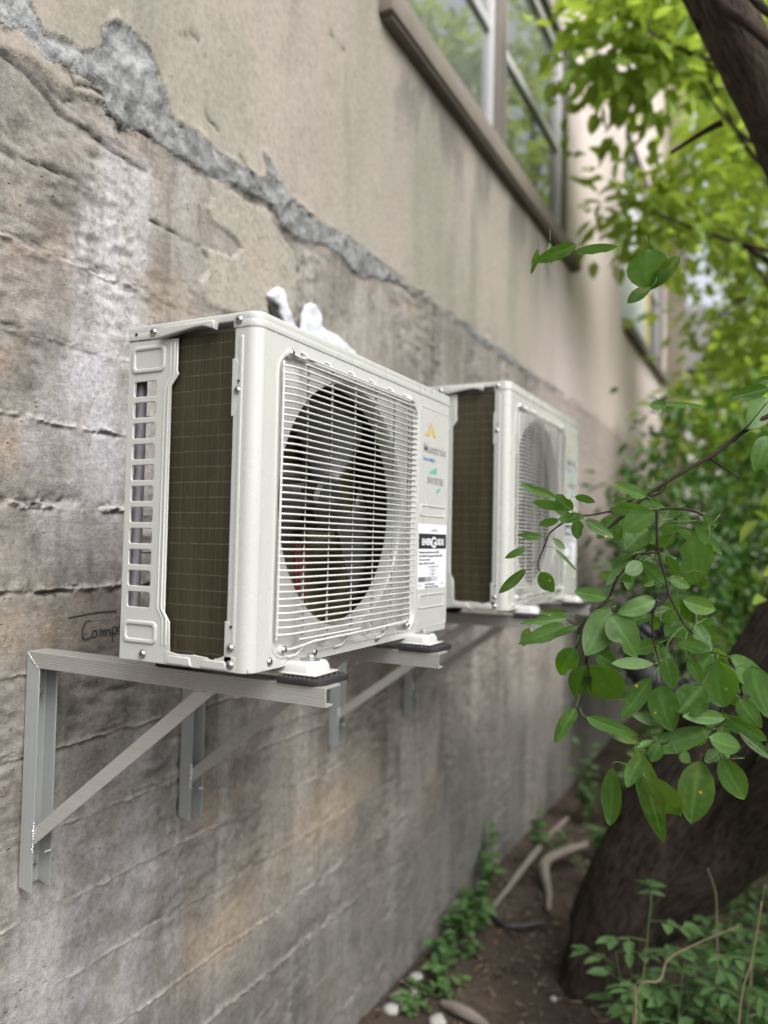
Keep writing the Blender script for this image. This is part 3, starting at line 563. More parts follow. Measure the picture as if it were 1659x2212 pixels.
# numpy value noise
_rng = np.random.default_rng(11); _T = _rng.random((256, 256))
def vn(a, b, sc, seed=0):
    a = np.asarray(a)*sc+seed*17.31+500; b = np.asarray(b)*sc+seed*9.17+500
    i = np.floor(a).astype(int); j = np.floor(b).astype(int); u = a-i; v = b-j; u = u*u*(3-2*u); v = v*v*(3-2*v)
    g = lambda p, q: _T[p & 255, q & 255]
    return (g(i, j)*(1-u)+g(i+1, j)*u)*(1-v)+(g(i, j+1)*(1-u)+g(i+1, j+1)*u)*v
def fbm(a, b, sc, oc=4, seed=0, gain=.55):
    s = 0; w = 1; t = 0
    for k in range(oc): s = s+w*vn(a, b, sc*2**k, seed+k*3); t += w; w *= gain
    return s/t
def poly_sd(y, z, poly):
    """signed distance, positive inside"""
    P = np.array(poly); d = np.full(y.shape, 1e9); ins = np.zeros(y.shape, bool)
    for k in range(len(P)):
        (x1, y1), (x2, y2) = P[k], P[(k+1) % len(P)]
        ex, ey = x2-x1, y2-y1; t = np.clip(((y-x1)*ex+(z-y1)*ey)/(ex*ex+ey*ey+1e-12), 0, 1)
        d = np.minimum(d, (y-x1-t*ex)**2+(z-y1-t*ey)**2)
        c = ((y1 > z) != (y2 > z)) & (y < (x2-x1)*(z-y1)/((y2-y1) if y2 != y1 else 1e-9)+x1)
        ins ^= c
    return np.sqrt(d)*np.where(ins, 1, -1)
def line_d(y, z, line):
    P = np.array(line); d = np.full(y.shape, 1e9)
    for k in range(len(P)-1):
        (x1, y1), (x2, y2) = P[k], P[k+1]; ex, ey = x2-x1, y2-y1
        t = np.clip(((y-x1)*ex+(z-y1)*ey)/(ex*ex+ey*ey+1e-12), 0, 1); d = np.minimum(d, (y-x1-t*ex)**2+(z-y1-t*ey)**2)
    return np.sqrt(d)

# ------------------------------------------------------------------ the building
def ss(x, a, b): t = np.clip((x-a)/(b-a), 0, 1); return t*t*(3-2*t)
WIN = [(1.50, 4.25, 3.735, 5.15), (6.35, 9.0, 3.80, 5.7)]
JOINTS = [(2.28, .35), (2.11, .75), (1.944, .9), (1.772, 1.5), (1.605, 1.2), (1.44, .3), (1.281, .8), (1.118, .65), (.957, .5), (.795, .5), (.623, 1.0), (.463, 1.8), (.355, .3), (.29, .3), (.13, .3)]
WALLX = []
def wx(a, b):
    i = int(np.searchsorted(WALLX[0], a)); j = int(np.searchsorted(WALLX[1], b)); return float(WALLX[2][max(0, i-1):i+1, max(0, j-1):j+1].max())
def build_wall(parent):
    def lines(segs, extra):
        L = []
        for a, b, st in segs: L += list(np.arange(a, b-1e-6, st))
        L = np.array(sorted(L+[segs[-1][1]]+extra)); return L[np.concatenate([[True], np.diff(L) > 8e-4])]
    ys = lines([(-5, -.3, .12), (-.3, -.06, .0062), (-.06, .36, .0032), (.36, 1.7, .0062), (1.7, 3.2, .012), (3.2, 5, .025), (5, 10.4, .06)], [w[k] for w in WIN for k in (0, 1)])
    jz = []
    for z, a in JOINTS: jz += list(z+np.linspace(-.013, .013, 11))
    zs = lines([(-.2, .3, .02), (.3, 1.1, .011), (1.1, 2.9, .0066), (2.9, 3.7, .014), (3.7, 8, .07)], jz+[w[k] for w in WIN for k in (2, 3)])
    Y, Z = np.meshgrid(ys, zs, indexing='ij'); ny, nz = Y.shape
    wob = .012*(fbm(Y, Y*0, 2.5, 3, 5)-.5)*2
    st_line = 2.70+.03*(fbm(Y, Y*0, 1.5, 2, 8)-.5)
    mort = poly_sd(Y, Z, MORTAR); plas = poly_sd(Y, Z, PLASTER); strk = poly_sd(Y, Z, STREAK)
    mort = mort-.024*ss(Y, .42, .7)+.045*(fbm(Y, Z, 6, 4, 88)-.5)*ss(Y, .3, .7)-.016*ss(Y, 2.5, 5)
    mort = np.where(Y < 0, .045-np.abs(Z-2.72), np.where(Y > 7.2, .03-np.abs(Z-2.74), mort))
    stuc = Z-st_line
    # the lumps where thin stucco laps over the concrete left of the camera
    stuc = np.maximum(stuc, poly_sd(Y, Z, [(-.6, 2.72), (.24, 2.70), (.23, 2.655), (.13, 2.63), (.05, 2.645), (-.05, 2.62), (-.6, 2.6)]))
    crumb = np.zeros_like(Y); cn = fbm(Y, Z, 75, 4, 110)-.47
    jm = np.zeros_like(Y); gr = np.zeros_like(Y); low = (stuc < 0) & (plas < 0) & (mort < 0)
    for k, (z, a) in enumerate(JOINTS):
        d = Z-(z+wob*(.35+.2*(k % 3))+.012*(fbm(Y, Z*.4, 22, 4, 40+k)-.5))
        lf = 1+.5*ss(-Y, -.5, -.2); am = lf*a*np.clip(fbm(Y, Z*.3, 9, 4, 20+k)*3.2-1.15, .0, 1.2)
        if z in (.463, .623): am = np.maximum(am, (1.1 if z == .463 else .9*(fbm(Y, Y*0, 13, 2, 5) > .5))*ss(Y, .25, .4)*(1-ss(Y, 1.2, 1.9)))
        am2 = lf*a*np.clip(fbm(Y, Z*.2, 13, 4, 60+k)*3.2-1.45, .0, .8)
        w = .0034+.003*np.clip(a-1, 0, 1)
        rid = am*np.exp(-(d/w)**2); g = am2*np.exp(-((d+.007)/.0045)**2)
        crumb += cn*(.022 if z > 1.5 else .014)*np.exp(-(d/(.009+.004*np.clip(a-1, 0, 1)))**2)*np.clip(am+.15*a, 0, 1.3)*(1-.7*ss(Y, .8, 1.6))
        chip = np.clip((fbm(Y, Z, 28, 3, 70+k)-.55)*5, 0, 1)*np.exp(-(d/.02)**2)*a*.7
        dst = 1-.6*ss(Y, .9, 2.2); jm += np.clip(rid*1.0, 0, 1)*dst; gr += (g+chip)*dst*(.55 if z < 1.2 else 1)
    cr = np.zeros_like(Y)
    for k, c in enumerate(CRACKS):
        d = line_d(Y+.006*(fbm(Y, Z, 40, 2, 90)-.5), Z+.012*(fbm(Y, Z, 30, 3, 91)-.5), c); wd = (.0055 if k == 0 else .0036)
        cr = np.maximum(cr, np.exp(-(d/wd)**2)*np.clip(fbm(Y, Z, 12, 2, 92+k)*2.2-.25, 0, 1))
    # the big spalled joint left of the unit
    big = np.exp(-((Y-.16)/.07)**2-((Z-1.785)/.016)**2)
    big2 = np.exp(-((Y-.02)/.09)**2-((Z-1.775)/.010)**2)
    rough = fbm(Y, Z, 40, 4, 2)
    X = .010*(fbm(Y, Z, 2.5, 4, 1)-.5)+.0034*(fbm(Y, Z, 26, 4, 4)-.5)*low+low*.0038*np.minimum(0, .34-fbm(Y*.6, Z*1.6, 34, 3, 15))*ss(fbm(Y, Z, 4, 2, 16), .45, .6)*4
    board = np.floor((Z-.09)/.1655+.5); X += low*.003*(vn(board*1.7, np.floor(Y/.9)*.3, 1, 33)-.5)
    X += low*(.0045*np.clip(jm, 0, 1.3)-.0050*np.clip(gr, 0, 1.2))-.008*big-.007*big2+.010*big*np.clip(rough*3-1.3, 0, 1)
    e = .03*(fbm(Y, Z, 22, 4, 6)-.5)+.035*(fbm(Y, Z, 8, 3, 7)-.5)
    X += .0045*ss(stuc+e*.3, -.004, .004)*(mort < .0)+.0055*ss(plas+e*.4, -.004, .004)
    X += ss(mort+e*1.3, -.006, .010)*(.003+.016*(fbm(Y, Z, 26, 4, 12)-.42)+.006*(fbm(Y, Z, 80, 2, 14)-.5))
    X -= .006*cr
    X += low*crumb
    fade = np.ones_like(Y)
    for (a, b, c, d) in WIN: fade *= ss(np.maximum.reduce([a-Y, Y-b, c-Z, Z-d]), .0, .03)
    X *= fade
    WALLX.extend([ys, zs, X])
    idx = np.arange(ny*nz).reshape(ny, nz)
    q = np.stack([idx[:-1, :-1], idx[1:, :-1], idx[1:, 1:], idx[:-1, 1:]], -1).reshape(-1, 4)
    yc = ((Y[:-1, :-1]+Y[1:, 1:])/2).ravel(); zc = ((Z[:-1, :-1]+Z[1:, 1:])/2).ravel()
    keep = np.ones(len(q), bool)
    for (a, b, c, d) in WIN: keep &= ~((yc > a) & (yc < b) & (zc > c) & (zc < d))
    q = q[keep]; V = np.stack([X, Y, Z], -1).reshape(-1, 3)
    nv = len(V)
    # the wall's body behind the face: slab with the openings' thickness left free, end face at the far corner
    mb = MB(); mb.box(-.45, -.16, -5, 10.4, -.2, 8); mb.box(-.16, -.014, 10.36, 10.4, -.2, 8); mb.box(-.16, -.014, -5, -4.96, -.2, 8)
    V = np.concatenate([V, np.array(mb.v)]); F2 = np.array(mb.f)+nv
    q = np.concatenate([q, F2])
    me = bpy.data.meshes.new('wall'); me.vertices.add(len(V)); me.vertices.foreach_set('co', V.astype(np.float32).ravel())
    me.loops.add(q.size); me.loops.foreach_set('vertex_index', q.astype(np.int32).ravel())
    me.polygons.add(len(q)); me.polygons.foreach_set('loop_start', np.arange(0, q.size, 4, dtype=np.int32)); me.update(calc_edges=True)
    damp = ss(.95+.75*(fbm(Y, Z, 2.2, 4, 51)-.5)-Z*.95-.12*np.clip(2-Y, 0, 2), -.12, .42)*.8
    damp = np.maximum(damp, .6*np.exp(-((Y-2.25)/.4)**2-((Z-.72)/.33)**2)*ss(fbm(Y*3, Z, 5, 4, 52), .42, .62))
    damp = np.maximum(damp, .75*np.exp(-((Z-3.50)/.16)**2)*ss(fbm(Y*2, Z*.6, 2.6, 4, 53), .45, .62)*(Y > 1.6)*(Y < 4.3))
    damp = np.maximum(damp, .55*np.exp(-((Y-.35)/.3)**2-((Z-1.45)/.20)**2)*ss(fbm(Y, Z, 5, 4, 54), .3, .6))
    tan = np.clip(np.exp(-((Y-1.3)/.32)**2-((Z-.83)/.13)**2)+np.exp(-((Y-.72)/.16)**2-((Z-.68)/.10)**2)+.8*np.exp(-((Y-.1)/.18)**2-((Z-1.52)/.05)**2)+.6*np.exp(-((Y-.72)/.14)**2-((Z-2.5)/.08)**2), 0, 1)*ss(fbm(Y, Z, 6, 4, 55), .3, .55)
    rust = np.clip(np.exp(-((Y-.02)/.05)**2-((Z-2.05)/.05)**2)+np.exp(-((Y-.03)/.05)**2-((Z-1.88)/.05)**2)+.7*np.exp(-((Y-.17)/.10)**2-((Z-1.56)/.10)**2)+.6*np.exp(-((Y-.05)/.1)**2-((Z-2.3)/.12)**2), 0, 1)*ss(fbm(Y, Z, 14, 4, 56), .42, .62)
    bloom = np.maximum(.16-np.hypot((Y-.24)/1.0, (Z-1.92)*.7), .12-np.hypot(Y-.42, (Z-.95)*.35))
    bloom = np.maximum(bloom, .13-np.hypot((Y-.25)*1., (Z-.80)*.4))
    zero = np.zeros(len(mb.v), np.float32)
    def at(name, a):
        A = me.attributes.new(name, 'FLOAT', 'POINT'); A.data.foreach_set('value', np.concatenate([np.broadcast_to(a, Y.shape).astype(np.float32).ravel(), zero]))
    at('stucco', stuc); at('mortar', mort); at('plaster', plas); at('streak', strk); at('bloom', bloom)
    at('joint', np.clip(low*(jm+crumb*40)*1.0*ss(fbm(Y, Z, 9, 3, 57), .3, .6), 0, .85)); at('crack', np.clip(cr+low*np.clip(gr-.55, 0, 1)*.9+big2*.55*(rough > .5), 0, .9))
    at('damp', np.clip(damp, 0, 1)); at('tan', tan*.9); at('rust', rust*.6)
    at('pink', ss(Y, 3.2, 4.8)*ss(Z+.25*(fbm(Y, Z, 1.5, 3, 77)-.5), .9, 2.4)); at('mortar_light', ss(mort, .012, .04)*ss(Z, 2.72, 2.80)*(Y < .45)+.8*(Y < .18)*ss(mort, 0, .02))
    return link('wall', me, 'wall', parent, True, 60)

bld = empty('concrete_building', (0, 0, 0), 'long weathered concrete building wall with peeling stucco running back into the trees', 'building')
wall = build_wall(bld)

mb = MB()                                              # marker handwriting, thin film of ink on the concrete
for st in WRITING:
    P = [Vector((.0045, a, b)) for a, b in st]; Q = [P[0]]
    for i in range(len(P)-1):
        p0, p1, p2, p3 = P[max(i-1, 0)], P[i], P[i+1], P[min(i+2, len(P)-1)]
        for k in range(1, 7):
            t = k/6; Q.append(.5*((2*p1)+(p2-p0)*t+(2*p0-5*p1+4*p2-p3)*t*t+(3*p1-p0-3*p2+p3)*t**3))
    mb.tube([Vector((wx(q.y, q.z)+.0004, q.y, q.z)) for q in Q], .0014, 6)
hwo = mb.build('handwriting', 'marker', wall)

def blob(name, path, rads, mat, parent, seed, flat=.6, amp=.25):
    mb = MB(); pts = [Vector(p) for p in path]; Q = []; rr = []
    for i in range(len(pts)-1):
        for k in range(8): t = k/8; Q.append(pts[i].lerp(pts[i+1], t)); rr.append(rads[i]*(1-t)+rads[i+1]*t)
    Q.append(pts[-1]); rr.append(rads[-1]*.1); rr[0] *= .1; rr[1] *= .5; rr[2] *= .75; rr[3] *= .9; rr[-2] *= .5; rr[-3] *= .75; mb.tube(Q, rr, 18)
    V = np.array(mb.v); n = (fbm(V[:, 1]+V[:, 0], V[:, 2]-V[:, 0]*.7, 28, 3, seed)-.5)
    c = V.copy(); c[:, 0] = V[:, 0]*flat+n*amp*.09; c[:, 1] += n*amp*.08; mb.v = [tuple(x) for x in c]
    return mb.build(name, mat, parent, angle=180)
def foam(poly, seed, thick=.022):
    me = plate([poly], thick, .009, 4); mb = MB(); mb.mesh(me, lambda c: (.012+c.z, c.x, c.y)); o = mb.build('foam_patch', 'foam', wall, angle=180)
    m = o.modifiers.new('rm', 'REMESH'); m.mode = 'VOXEL'; m.voxel_size = .006; m.use_smooth_shade = True
    t = bpy.data.textures.new('foam', 'CLOUDS'); t.noise_scale = .035; t.noise_depth = 3; d = o.modifiers.new('d', 'DISPLACE'); d.texture = t; d.strength = .014; d.texture_coords = 'LOCAL'; d.mid_level = .5
foam([(.825, 2.405), (.845, 2.428), (.87, 2.442), (.896, 2.444), (.915, 2.426), (.925, 2.395), (.954, 2.367), (.985, 2.34), (1.0, 2.30), (.93, 2.31), (.905, 2.35), (.882, 2.385), (.845, 2.393)], 1)
foam([(1.0, 2.30), (1.001, 2.366), (1.008, 2.405), (1.022, 2.433), (1.05, 2.447), (1.091, 2.442), (1.112, 2.428), (1.111, 2.4), (1.135, 2.389), (1.2, 2.386), (1.256, 2.376), (1.327, 2.358), (1.37, 2.325), (1.5, 2.22), (1.3, 2.2), (1.03, 2.24)], 2)
MB().mesh(plate([[(.835, 2.386), (.872, 2.383), (.898, 2.357), (.915, 2.325), (.875, 2.345), (.845, 2.362)]], .004, .0008, 1), lambda c: (.011+c.z, c.x, c.y)).build('wall_hole', 'cavity', wall)

def window(y0, y1, z0, z1, posts, rail, parent):
    fx = -.05
    mb = MB(); t = .0
    # reveal linings (brown wood) round the opening
    mb.box(-.158, -.002, y0+.0, y0+.03, z0+.012, z1-.03); mb.box(-.158, -.002, y1-.03, y1, z0+.012, z1-.03); mb.box(-.158, -.0015, y0, y1, z1-.03, z1); mb.box(-.158, -.003, y0, y1, z0, z0+.012)
    for a, b in posts: mb.box(-.12, fx+.03, a, b, z0+.012, z1-.03, .004)
    w = mb.build('window', 'brown', parent)
    edges = [y0+.03]+[p for q in posts for p in q]+[y1-.03]
    for i in range(0, len(edges), 2):
        a, b = edges[i]+.002, edges[i+1]-.002; zb, zt = z0+.014, z1-.032
        f = MB(); s = .062
        f.box(fx-.035, fx+.012, a, a+s, zb, zt, .006); f.box(fx-.035, fx+.012, b-s, b, zb, zt, .006)
        f.box(fx-.035, fx+.011, a+s, b-s, zb, zb+.09, .006); f.box(fx-.035, fx+.011, a+s, b-s, zt-.08, zt, .006)
        f.box(fx-.035, fx+.008, a+s, b-s, rail-.03, rail+.03, .006)
        fo = f.build('frame', 'frame', w)
        g = MB(); g.box(fx-.02, fx-.012, a+s-.01, b-s+.01, zb+.08, rail-.02); g.box(fx-.026, fx-.018, a+s-.01, b-s+.01, rail+.02, zt-.07); g.build('pane', 'glass', w, False)
    return w
w1 = window(*WIN[0], [(2.84, 2.98)], 4.41, bld)
mb = MB(); mb.box(-.05, .062, 1.462, 4.42, 3.632, 3.737, .006); mb.box(.0, .05, 1.49, 4.40, 3.618, 3.6325, .003)
v = np.array(mb.v); mb.build('sill', 'sill', w1, angle=60)
w2 = window(*WIN[1], [(7.5, 7.66)], 4.7, bld)
mb = MB(); mb.box(-.05, .07, 6.30, 9.1, 3.70, 3.80, .006); mb.build('sill', 'sill', w2)
mb = MB(); mb.box(-.02, .03, 6.22, 7.42, 3.80, 4.95, .004); mb.build('cover_board', 'board', w2)
mb = MB(); mb.box(-.01, .045, 7.422, 7.62, 3.80, 5.2, .01); mb.build('foam_strip', 'yellow', w2)
mb = MB(); mb.box(-.01, .20, 9.25, 9.75, -.2, 8, .01); mb.box(-.01, .26, 9.2, 9.8, -.2, .5, .01); mb.build('pier', 'pier', bld)

# ------------------------------------------------------------------ outdoor units
def screw_mesh(r=.0062):
    mb = MB(); mb.lathe([(-.004, r*.6), (0, r*1.15), (.0007, r*1.15), (.0009, r), (.002, r*.95), (.0034, r*.7), (.0042, r*.3)], (0, 0, 0), 'x', 16)
    mb.box(.0030, .00445, -r*.55, r*.55, -r*.13, r*.13, mi=1); mb.box(.0030, .00447, -r*.13, r*.13, -r*.55, r*.55, mi=1)
    o = mb.build('screw', ['steel', 'dark']); me = o.data; bpy.data.objects.remove(o); return me
SCREW = screw_mesh()
def screw(parent, loc, face='x', k=1.):
    o = bpy.data.objects.new('screw', SCREW); COL.objects.link(o); o.parent = parent; o.location = loc; o.scale = (k, k, k)
    o.rotation_euler = (random.uniform(0, 3), 0, 0) if face == 'x' else (0, 0, 0)
    if face == '-y': o.rotation_euler = (0, 0, -math.pi/2)
    return o
FX = lambda x: (lambda c: (x+c.z, c.x, c.y))          # sheet facing +x : u=y, v=z
FY = lambda y: (lambda c: (c.x, y-c.z, c.y))          # sheet facing -y : u=x, v=z
FZ = lambda z: (lambda c: (c.x, c.y, z+c.z))

def ac_unit(loc, W, H, D, label, feet, cables):
    root = empty('air_conditioner', loc, label, 'air conditioner', 'outdoor air conditioners on wall brackets')
    sy, sz = W/.776, H/.555; LID = .024; zt = H-LID; r = .02
    # --- front panel: face with the round orifice, both rounded corners
    cyy, czz, Rr = .297*sy, .270*sz, .224*sz
    def ray_rr(th, a0, a1, b0, b1, rr):
        lo, hi = 0, 3.
        c, s = math.cos(th), math.sin(th); hx, hy, mx, my = (a1-a0)/2-rr, (b1-b0)/2-rr, (a0+a1)/2, (b0+b1)/2
        for _ in range(40):
            m = (lo+hi)/2; px, py = abs(cyy+c*m-mx)-hx, abs(czz+s*m-my)-hy
            dd = math.hypot(max(px, 0), max(py, 0))+min(max(px, py), 0)-rr
            if dd > 0: hi = m
            else: lo = m
        return lo
    th = sorted(set([2*math.pi*k/180 for k in range(180)]+[math.atan2(b-czz, a-cyy) % (2*math.pi) for a in (r, W-r) for b in (.0, zt)]))
    ra, rb = (.050*sy, .588*sy, .012*sz, .5085*sz), None
    loops = [(lambda t: ray_rr(t, r, W-r, 0, zt, 1e-5), 0), (lambda t: ray_rr(t, *ra, .034), 0), (lambda t: ray_rr(t, *ra, .034)-.003, .0022), (lambda t: ray_rr(t, *ra, .034)-.007, .0018), (lambda t: ray_rr(t, *ra, .034)-.0105, -.0045),
             (lambda t: max(Rr+.004, min(Rr+.012, ray_rr(t, *ra, .034)-.0125)), -.005), (lambda t: Rr+.002, -.0055), (lambda t: Rr, -.0075), (lambda t: Rr-.0015, -.012), (lambda t: Rr-.004, -.020), (lambda t: Rr-.005, -.036)]
    mb = MB(); V = []; F = []; n = len(th)
    for fn, x in loops:
        for t in th: rr = fn(t); V.append((x, cyy+rr*math.cos(t), czz+rr*math.sin(t)))
    for i in range(len(loops)-1):
        for k in range(n): F.append((i*n+k, i*n+(k+1) % n, (i+1)*n+(k+1) % n, (i+1)*n+k))
    mb.add(V, F)
    arc = [(-r+r*math.sin(a), r-r*math.cos(a)) for a in [R(90)*k/8 for k in range(9)]]        # from side to face
    left = [(-.043, 0.), (-.028, 0.)]+arc
    for path, flip in ((left, 0), ([(x, W-y) for x, y in [(-.06, 0.)]+arc], 1)):
        V = [(x, y, z) for x, y in path for z in (0, zt)]; mb.add(V, [(2*i, 2*i+2, 2*i+3, 2*i+1) for i in range(len(path)-1)])
    # returned edge beside the coil
    mb.add([(-.043, 0, 0), (-.043, 0, zt), (-.043, .014, zt), (-.043, .014, 0)], [(0, 1, 2, 3)])
    front = mb.build('front_panel', 'white', root, angle=42, fixn=False)
    sol = front.modifiers.new('sheet', 'SOLIDIFY'); sol.thickness = .0009; sol.offset = 0; wn = front.modifiers.new('wn', 'WEIGHTED_NORMAL'); wn.keep_sharp = True
    # pressed ribs on the blank panel at the right
    mb = MB()
    for a, b, c, d in ((.607, .748, .262, .288), (.607, .748, .056, .088)):
        a, b, c, d = a*sy, b*sy, c*sz, d*sz
        mb.mesh(plate([rrect(a, b, c, d, .006), rrect(a+.0035, b-.0035, c+.0035, d-.0035, .004)[::-1]], .003, .0013), FX(.0005))
    mb.mesh(plate([rrect(.592*sy, .7645*sy, .012*sz, .5085*sz, .012), rrect(.595*sy, .7615*sy, .015*sz, .5055*sz, .010)[::-1]], .0016, .0006), FX(.0002))
    mb.build('pressed_ribs', 'white', front)
    MB().mesh(plate([rrect(-.0345, -.0265, .038, zt-.012, .0038)], .0052, .0023, 3), FY(.0008)).build('pressed_rib', 'white', front)
    # --- lid
    mb = MB(); e = .0016
    o1 = [(-D-e, -e), (-r, -e)]+[(-r+(r+e)*math.sin(a), r-(r+e)*math.cos(a)) for a in [R(90)*k/6 for k in range(7)]]
    o1 += [(-r+(r+e)*math.cos(a), W-r+(r+e)*math.sin(a)) for a in [R(90)*k/6 for k in range(7)]]+[(-D-e, W+e)]
    mb.mesh(plate([o1], .0145, .0032, 3), FZ(H-.00725))
    o2 = [(-D-e, -e), (-.178, -e), (-.17, .02), (-.05, .02), (-.046, -e), (-r, -e)]+o1[2:]
    mb.mesh(plate([o2], .0125, .0005, 1), FZ(H-.0178))
    tab = [(-.193, H-.0265), (-.191, H-.0105), (-.083, H-.0095), (-.077, H-.013), (-.079, H-.0235), (-.088, H-.0215), (-.101, H-.0175), (-.120, H-.0185), (-.188, H-.0275)]
    mb.mesh(plate([tab], .013, .0025, 3), FY(-.005))
    mb.box(-.06, -.19, W*.35, W*.40, H-.0005, H+.0025, .001); mb.box(-.05, -.055, W*.3, W*.66, H-.0005, H+.002, .0008)
    mb.build('top_lid', 'white', root, angle=50)
    # --- slotted rear corner panel on the near side
    a0, a1, a2 = -D, -.172, -.160
    g = lambda z: z*sz
    out = [(a0, .0), (-.166, .0), (-.166, .019), (a2+.002, .021), (a2, g(.068)), (a1+.001, g(.083)), (a1, g(.45)), (a2+.003, g(.468)), (a2, g(.474)), (a2, zt-.004), (a0, zt)]
    holes = []
    for k in range(11):
        z1 = g(.4605-.0348*k); holes.append(rrect(-.2525, -.2035, z1-g(.0245), z1, .0045)[::-1])
    mb = MB(); mb.mesh(plate([out]+holes, .0034, .0015, 3), FY(.0017))
    rid = lambda dx: [(a1-.0065-dx, g(.088)), (a2-.0075-dx, g(.072)), (a2-.0075-dx, .03), (a2-.0045-dx, .03), (a2-.0045-dx, g(.073)), (a1-.0035-dx, g(.089)), (a1-.0035-dx, g(.447)), (a2-.0045-dx, g(.466)), (a2-.0045-dx, zt-.01), (a2-.0075-dx, zt-.01), (a2-.0075-dx, g(.467)), (a1-.0065-dx, g(.448))]
    mb.mesh(plate([rid(0)], .0034, .0014, 2), FY(-.0002))
    mb.mesh(plate([rid(.0085)], .0028, .0012, 2), FY(.0003))
    for z0, z1 in ((g(.4745), zt-.0105), (g(.029), g(.0665))):
        mb.mesh(plate([rrect(-.2585, -.185, z0, z1, .010), rrect(-.2505, -.193, z0+.008, z1-.008, .005)[::-1]], .0058, .0028, 4), FY(.0004))
    mb.box(a0, a0+.0015, .003, .010, 0, zt)
    mb.build('slotted_side_panel', 'white', root, angle=50)
    # --- bottom pan lip with its pressed waves
    lip = [(-.1665, .0), (-.0262, .0), (-.0262, .0235), (-.041, .0242), (-.047, .0235), (-.060, .0185), (-.0655, .018), (-.068, .0155), (-.0765, .016), (-.080, .0183), (-.1015, .0196), (-.1045, .0203), (-.109, .0204), (-.113, .0193), (-.138, .0186), (-.146, .0196), (-.158, .0216), (-.1665, .0212)]
    mb = MB(); mb.mesh(plate([lip], .0026, .0011, 2), FY(.0002))
    for u in (-.136, -.0655): mb.mesh(plate([[(u-.026, .002), (u+.026, .002), (u+.021, .0155), (u-.021, .0155)]], .0042, .002, 3), FY(-.0012))
    mb.box(-D+.003, -.004, .004, W-.004, .001, .006)
    mb.build('base_pan', 'white', root, angle=50)
    # --- heat exchanger: near leg and rear leg
    mb = MB(); mb.box(-.194, -.030, .009, .030, .012, zt-.001)
    mb.box(-.165, -.145, .0301, W-.21*sy, .012, zt-.001, mi=1)
    coil = mb.build('coil', ['coil', 'olive'], root, False)
    # --- corner post, rear guard wires
    mb = MB(); mb.tube([(-D+.010, .021, .012), (-D+.010, .021, zt)], .0088, 16); mb.build('corner_pipe', 'pipe', root)
    mb = MB()
    for k in range(4): mb.tube([(-D+.013, .03, g(.06+.116*k)), (-D+.003, W-.03, g(.06+.116*k))], .0016, 6)
    for k in range(1, 6): y = W*k/6; mb.tube([(-D+.006, y, .01), (-D+.006, y, zt)], .0016, 6)
    mb.build('rear_guard', 'pipe', root)
    # --- far side and liner (partition, back of the compressor bay)
    mb = MB(); mb.box(-D, -.06, W-.0016, W-.0004, 0, zt); mb.box(-D, -D+.0015, W*.76, W-.002, 0, zt); mb.build('end_panel', 'white', root)
    mb = MB(); mb.box(-.138, -.012, .552*sy, .558*sy, .007, zt-.002); mb.build('partition', 'cavity', root, False); mb = MB(); mb.box(-.139, -.020, .0315, .0335, .007, .235*sz); mb.build('inner_liner', 'cavity', root, False); mb = MB(); mb.box(-.139, -.020, .0315, .0335, .355*sz, zt-.002); mb.build('inner_liner', 'cavity', root, False); mb = MB()
    mb.box(-.138, -.02, .034, .551*sy, zt-.006, zt-.003); mb.build('inner_liner', 'cavity', root, False)
    # --- fan
    hub = MB(); fx = -.062; hub.lathe([(-.02, .05*sz), (.012, .052*sz), (.02, .046*sz), (.024, .02*sz), (.030, .012*sz), (.034, .004)], (fx, cyy, czz), 'x', 28)
    fan = hub.build('fan', 'dark', root)
    for b in range(3):
        V = []; F = []; nr, na = 9, 10; b0 = R((75, 195, 315)[b])
        for i in range(nr):
            for j in range(na):
                q = i/(nr-1); rr = .045*sz+q*(Rr-.018-.045*sz); sp = R(30+62*q*(1-.22*q)); an = b0+R(22)*q*q+(j/(na-1)-.5)*sp
                V.append((fx+.018-(j/(na-1))*(.05+.0*q)+.006*math.sin(q*3), cyy+rr*math.cos(an), czz+rr*math.sin(an)))
        for i in range(nr-1):
            for j in range(na-1): F.append((i*na+j, i*na+j+1, (i+1)*na+j+1, (i+1)*na+j))
        mbb = MB(); mbb.add(V, F); bl = mbb.build('blade', 'fan', fan); s = bl.modifiers.new('t', 'SOLIDIFY'); s.thickness = .002
    mb = MB(); mb.lathe([(-.07, .035*sz), (-.068, .043*sz), (-.03, .043*sz), (-.026, .03*sz)], (fx, cyy, czz), 'x', 24)
    for dy in (-.045, .045): mb.box(fx-.074, fx-.068, cyy+dy-.011, cyy+dy+.011, .008, zt-.006)
    mb.box(fx-.0735, fx-.066, cyy-.055, cyy+.055, czz+.055*sz, czz+.075*sz); mb.build('motor', 'motor', root)
    if cables:
        mb = MB()
        for q in (0, .012, .03): mb.tube([(-.10, cyy-.03+q, .03), (-.095, cyy-.034+q, .12), (-.10, cyy-.03+q, .2)], .0035, 8)
        mb.build('cable', 'red', root)
    # --- fan guard of welded wire
    mb = MB(); xs = .0165
    y0, y1 = .0645*sy, .553*sy; ztop, zbot = .4815*sz, .053*sz; nh = int(round((ztop-zbot)/.01125))
    for k in range(nh+1):
        z = zbot+(ztop-zbot)*k/nh
        ye = y1 if 3 < k else y1-.022
        mb.tube([(.004, y0-.003, z), (xs*.45, y0+.001, z), (xs*.8, y0+.012, z), (xs, y0+.026, z), (xs, ye-.006, z), (xs-.003, ye-.001, z), (.0015, ye+.002, z)], .0019, 7)
    for k, z in enumerate((ztop+.0108, ztop+.0215)): mb.tube([(xs, y0+.045, z), (xs, y1-.02, z)], .0019, 7)
    for z in (zbot-.0108,): mb.tube([(xs, y0+.045, z), (xs, y0+.25*sy, z)], .0019, 7); mb.tube([(xs, y0+.2*sy, z-.008), (xs, y1-.03, z-.002)], .0019, 7)
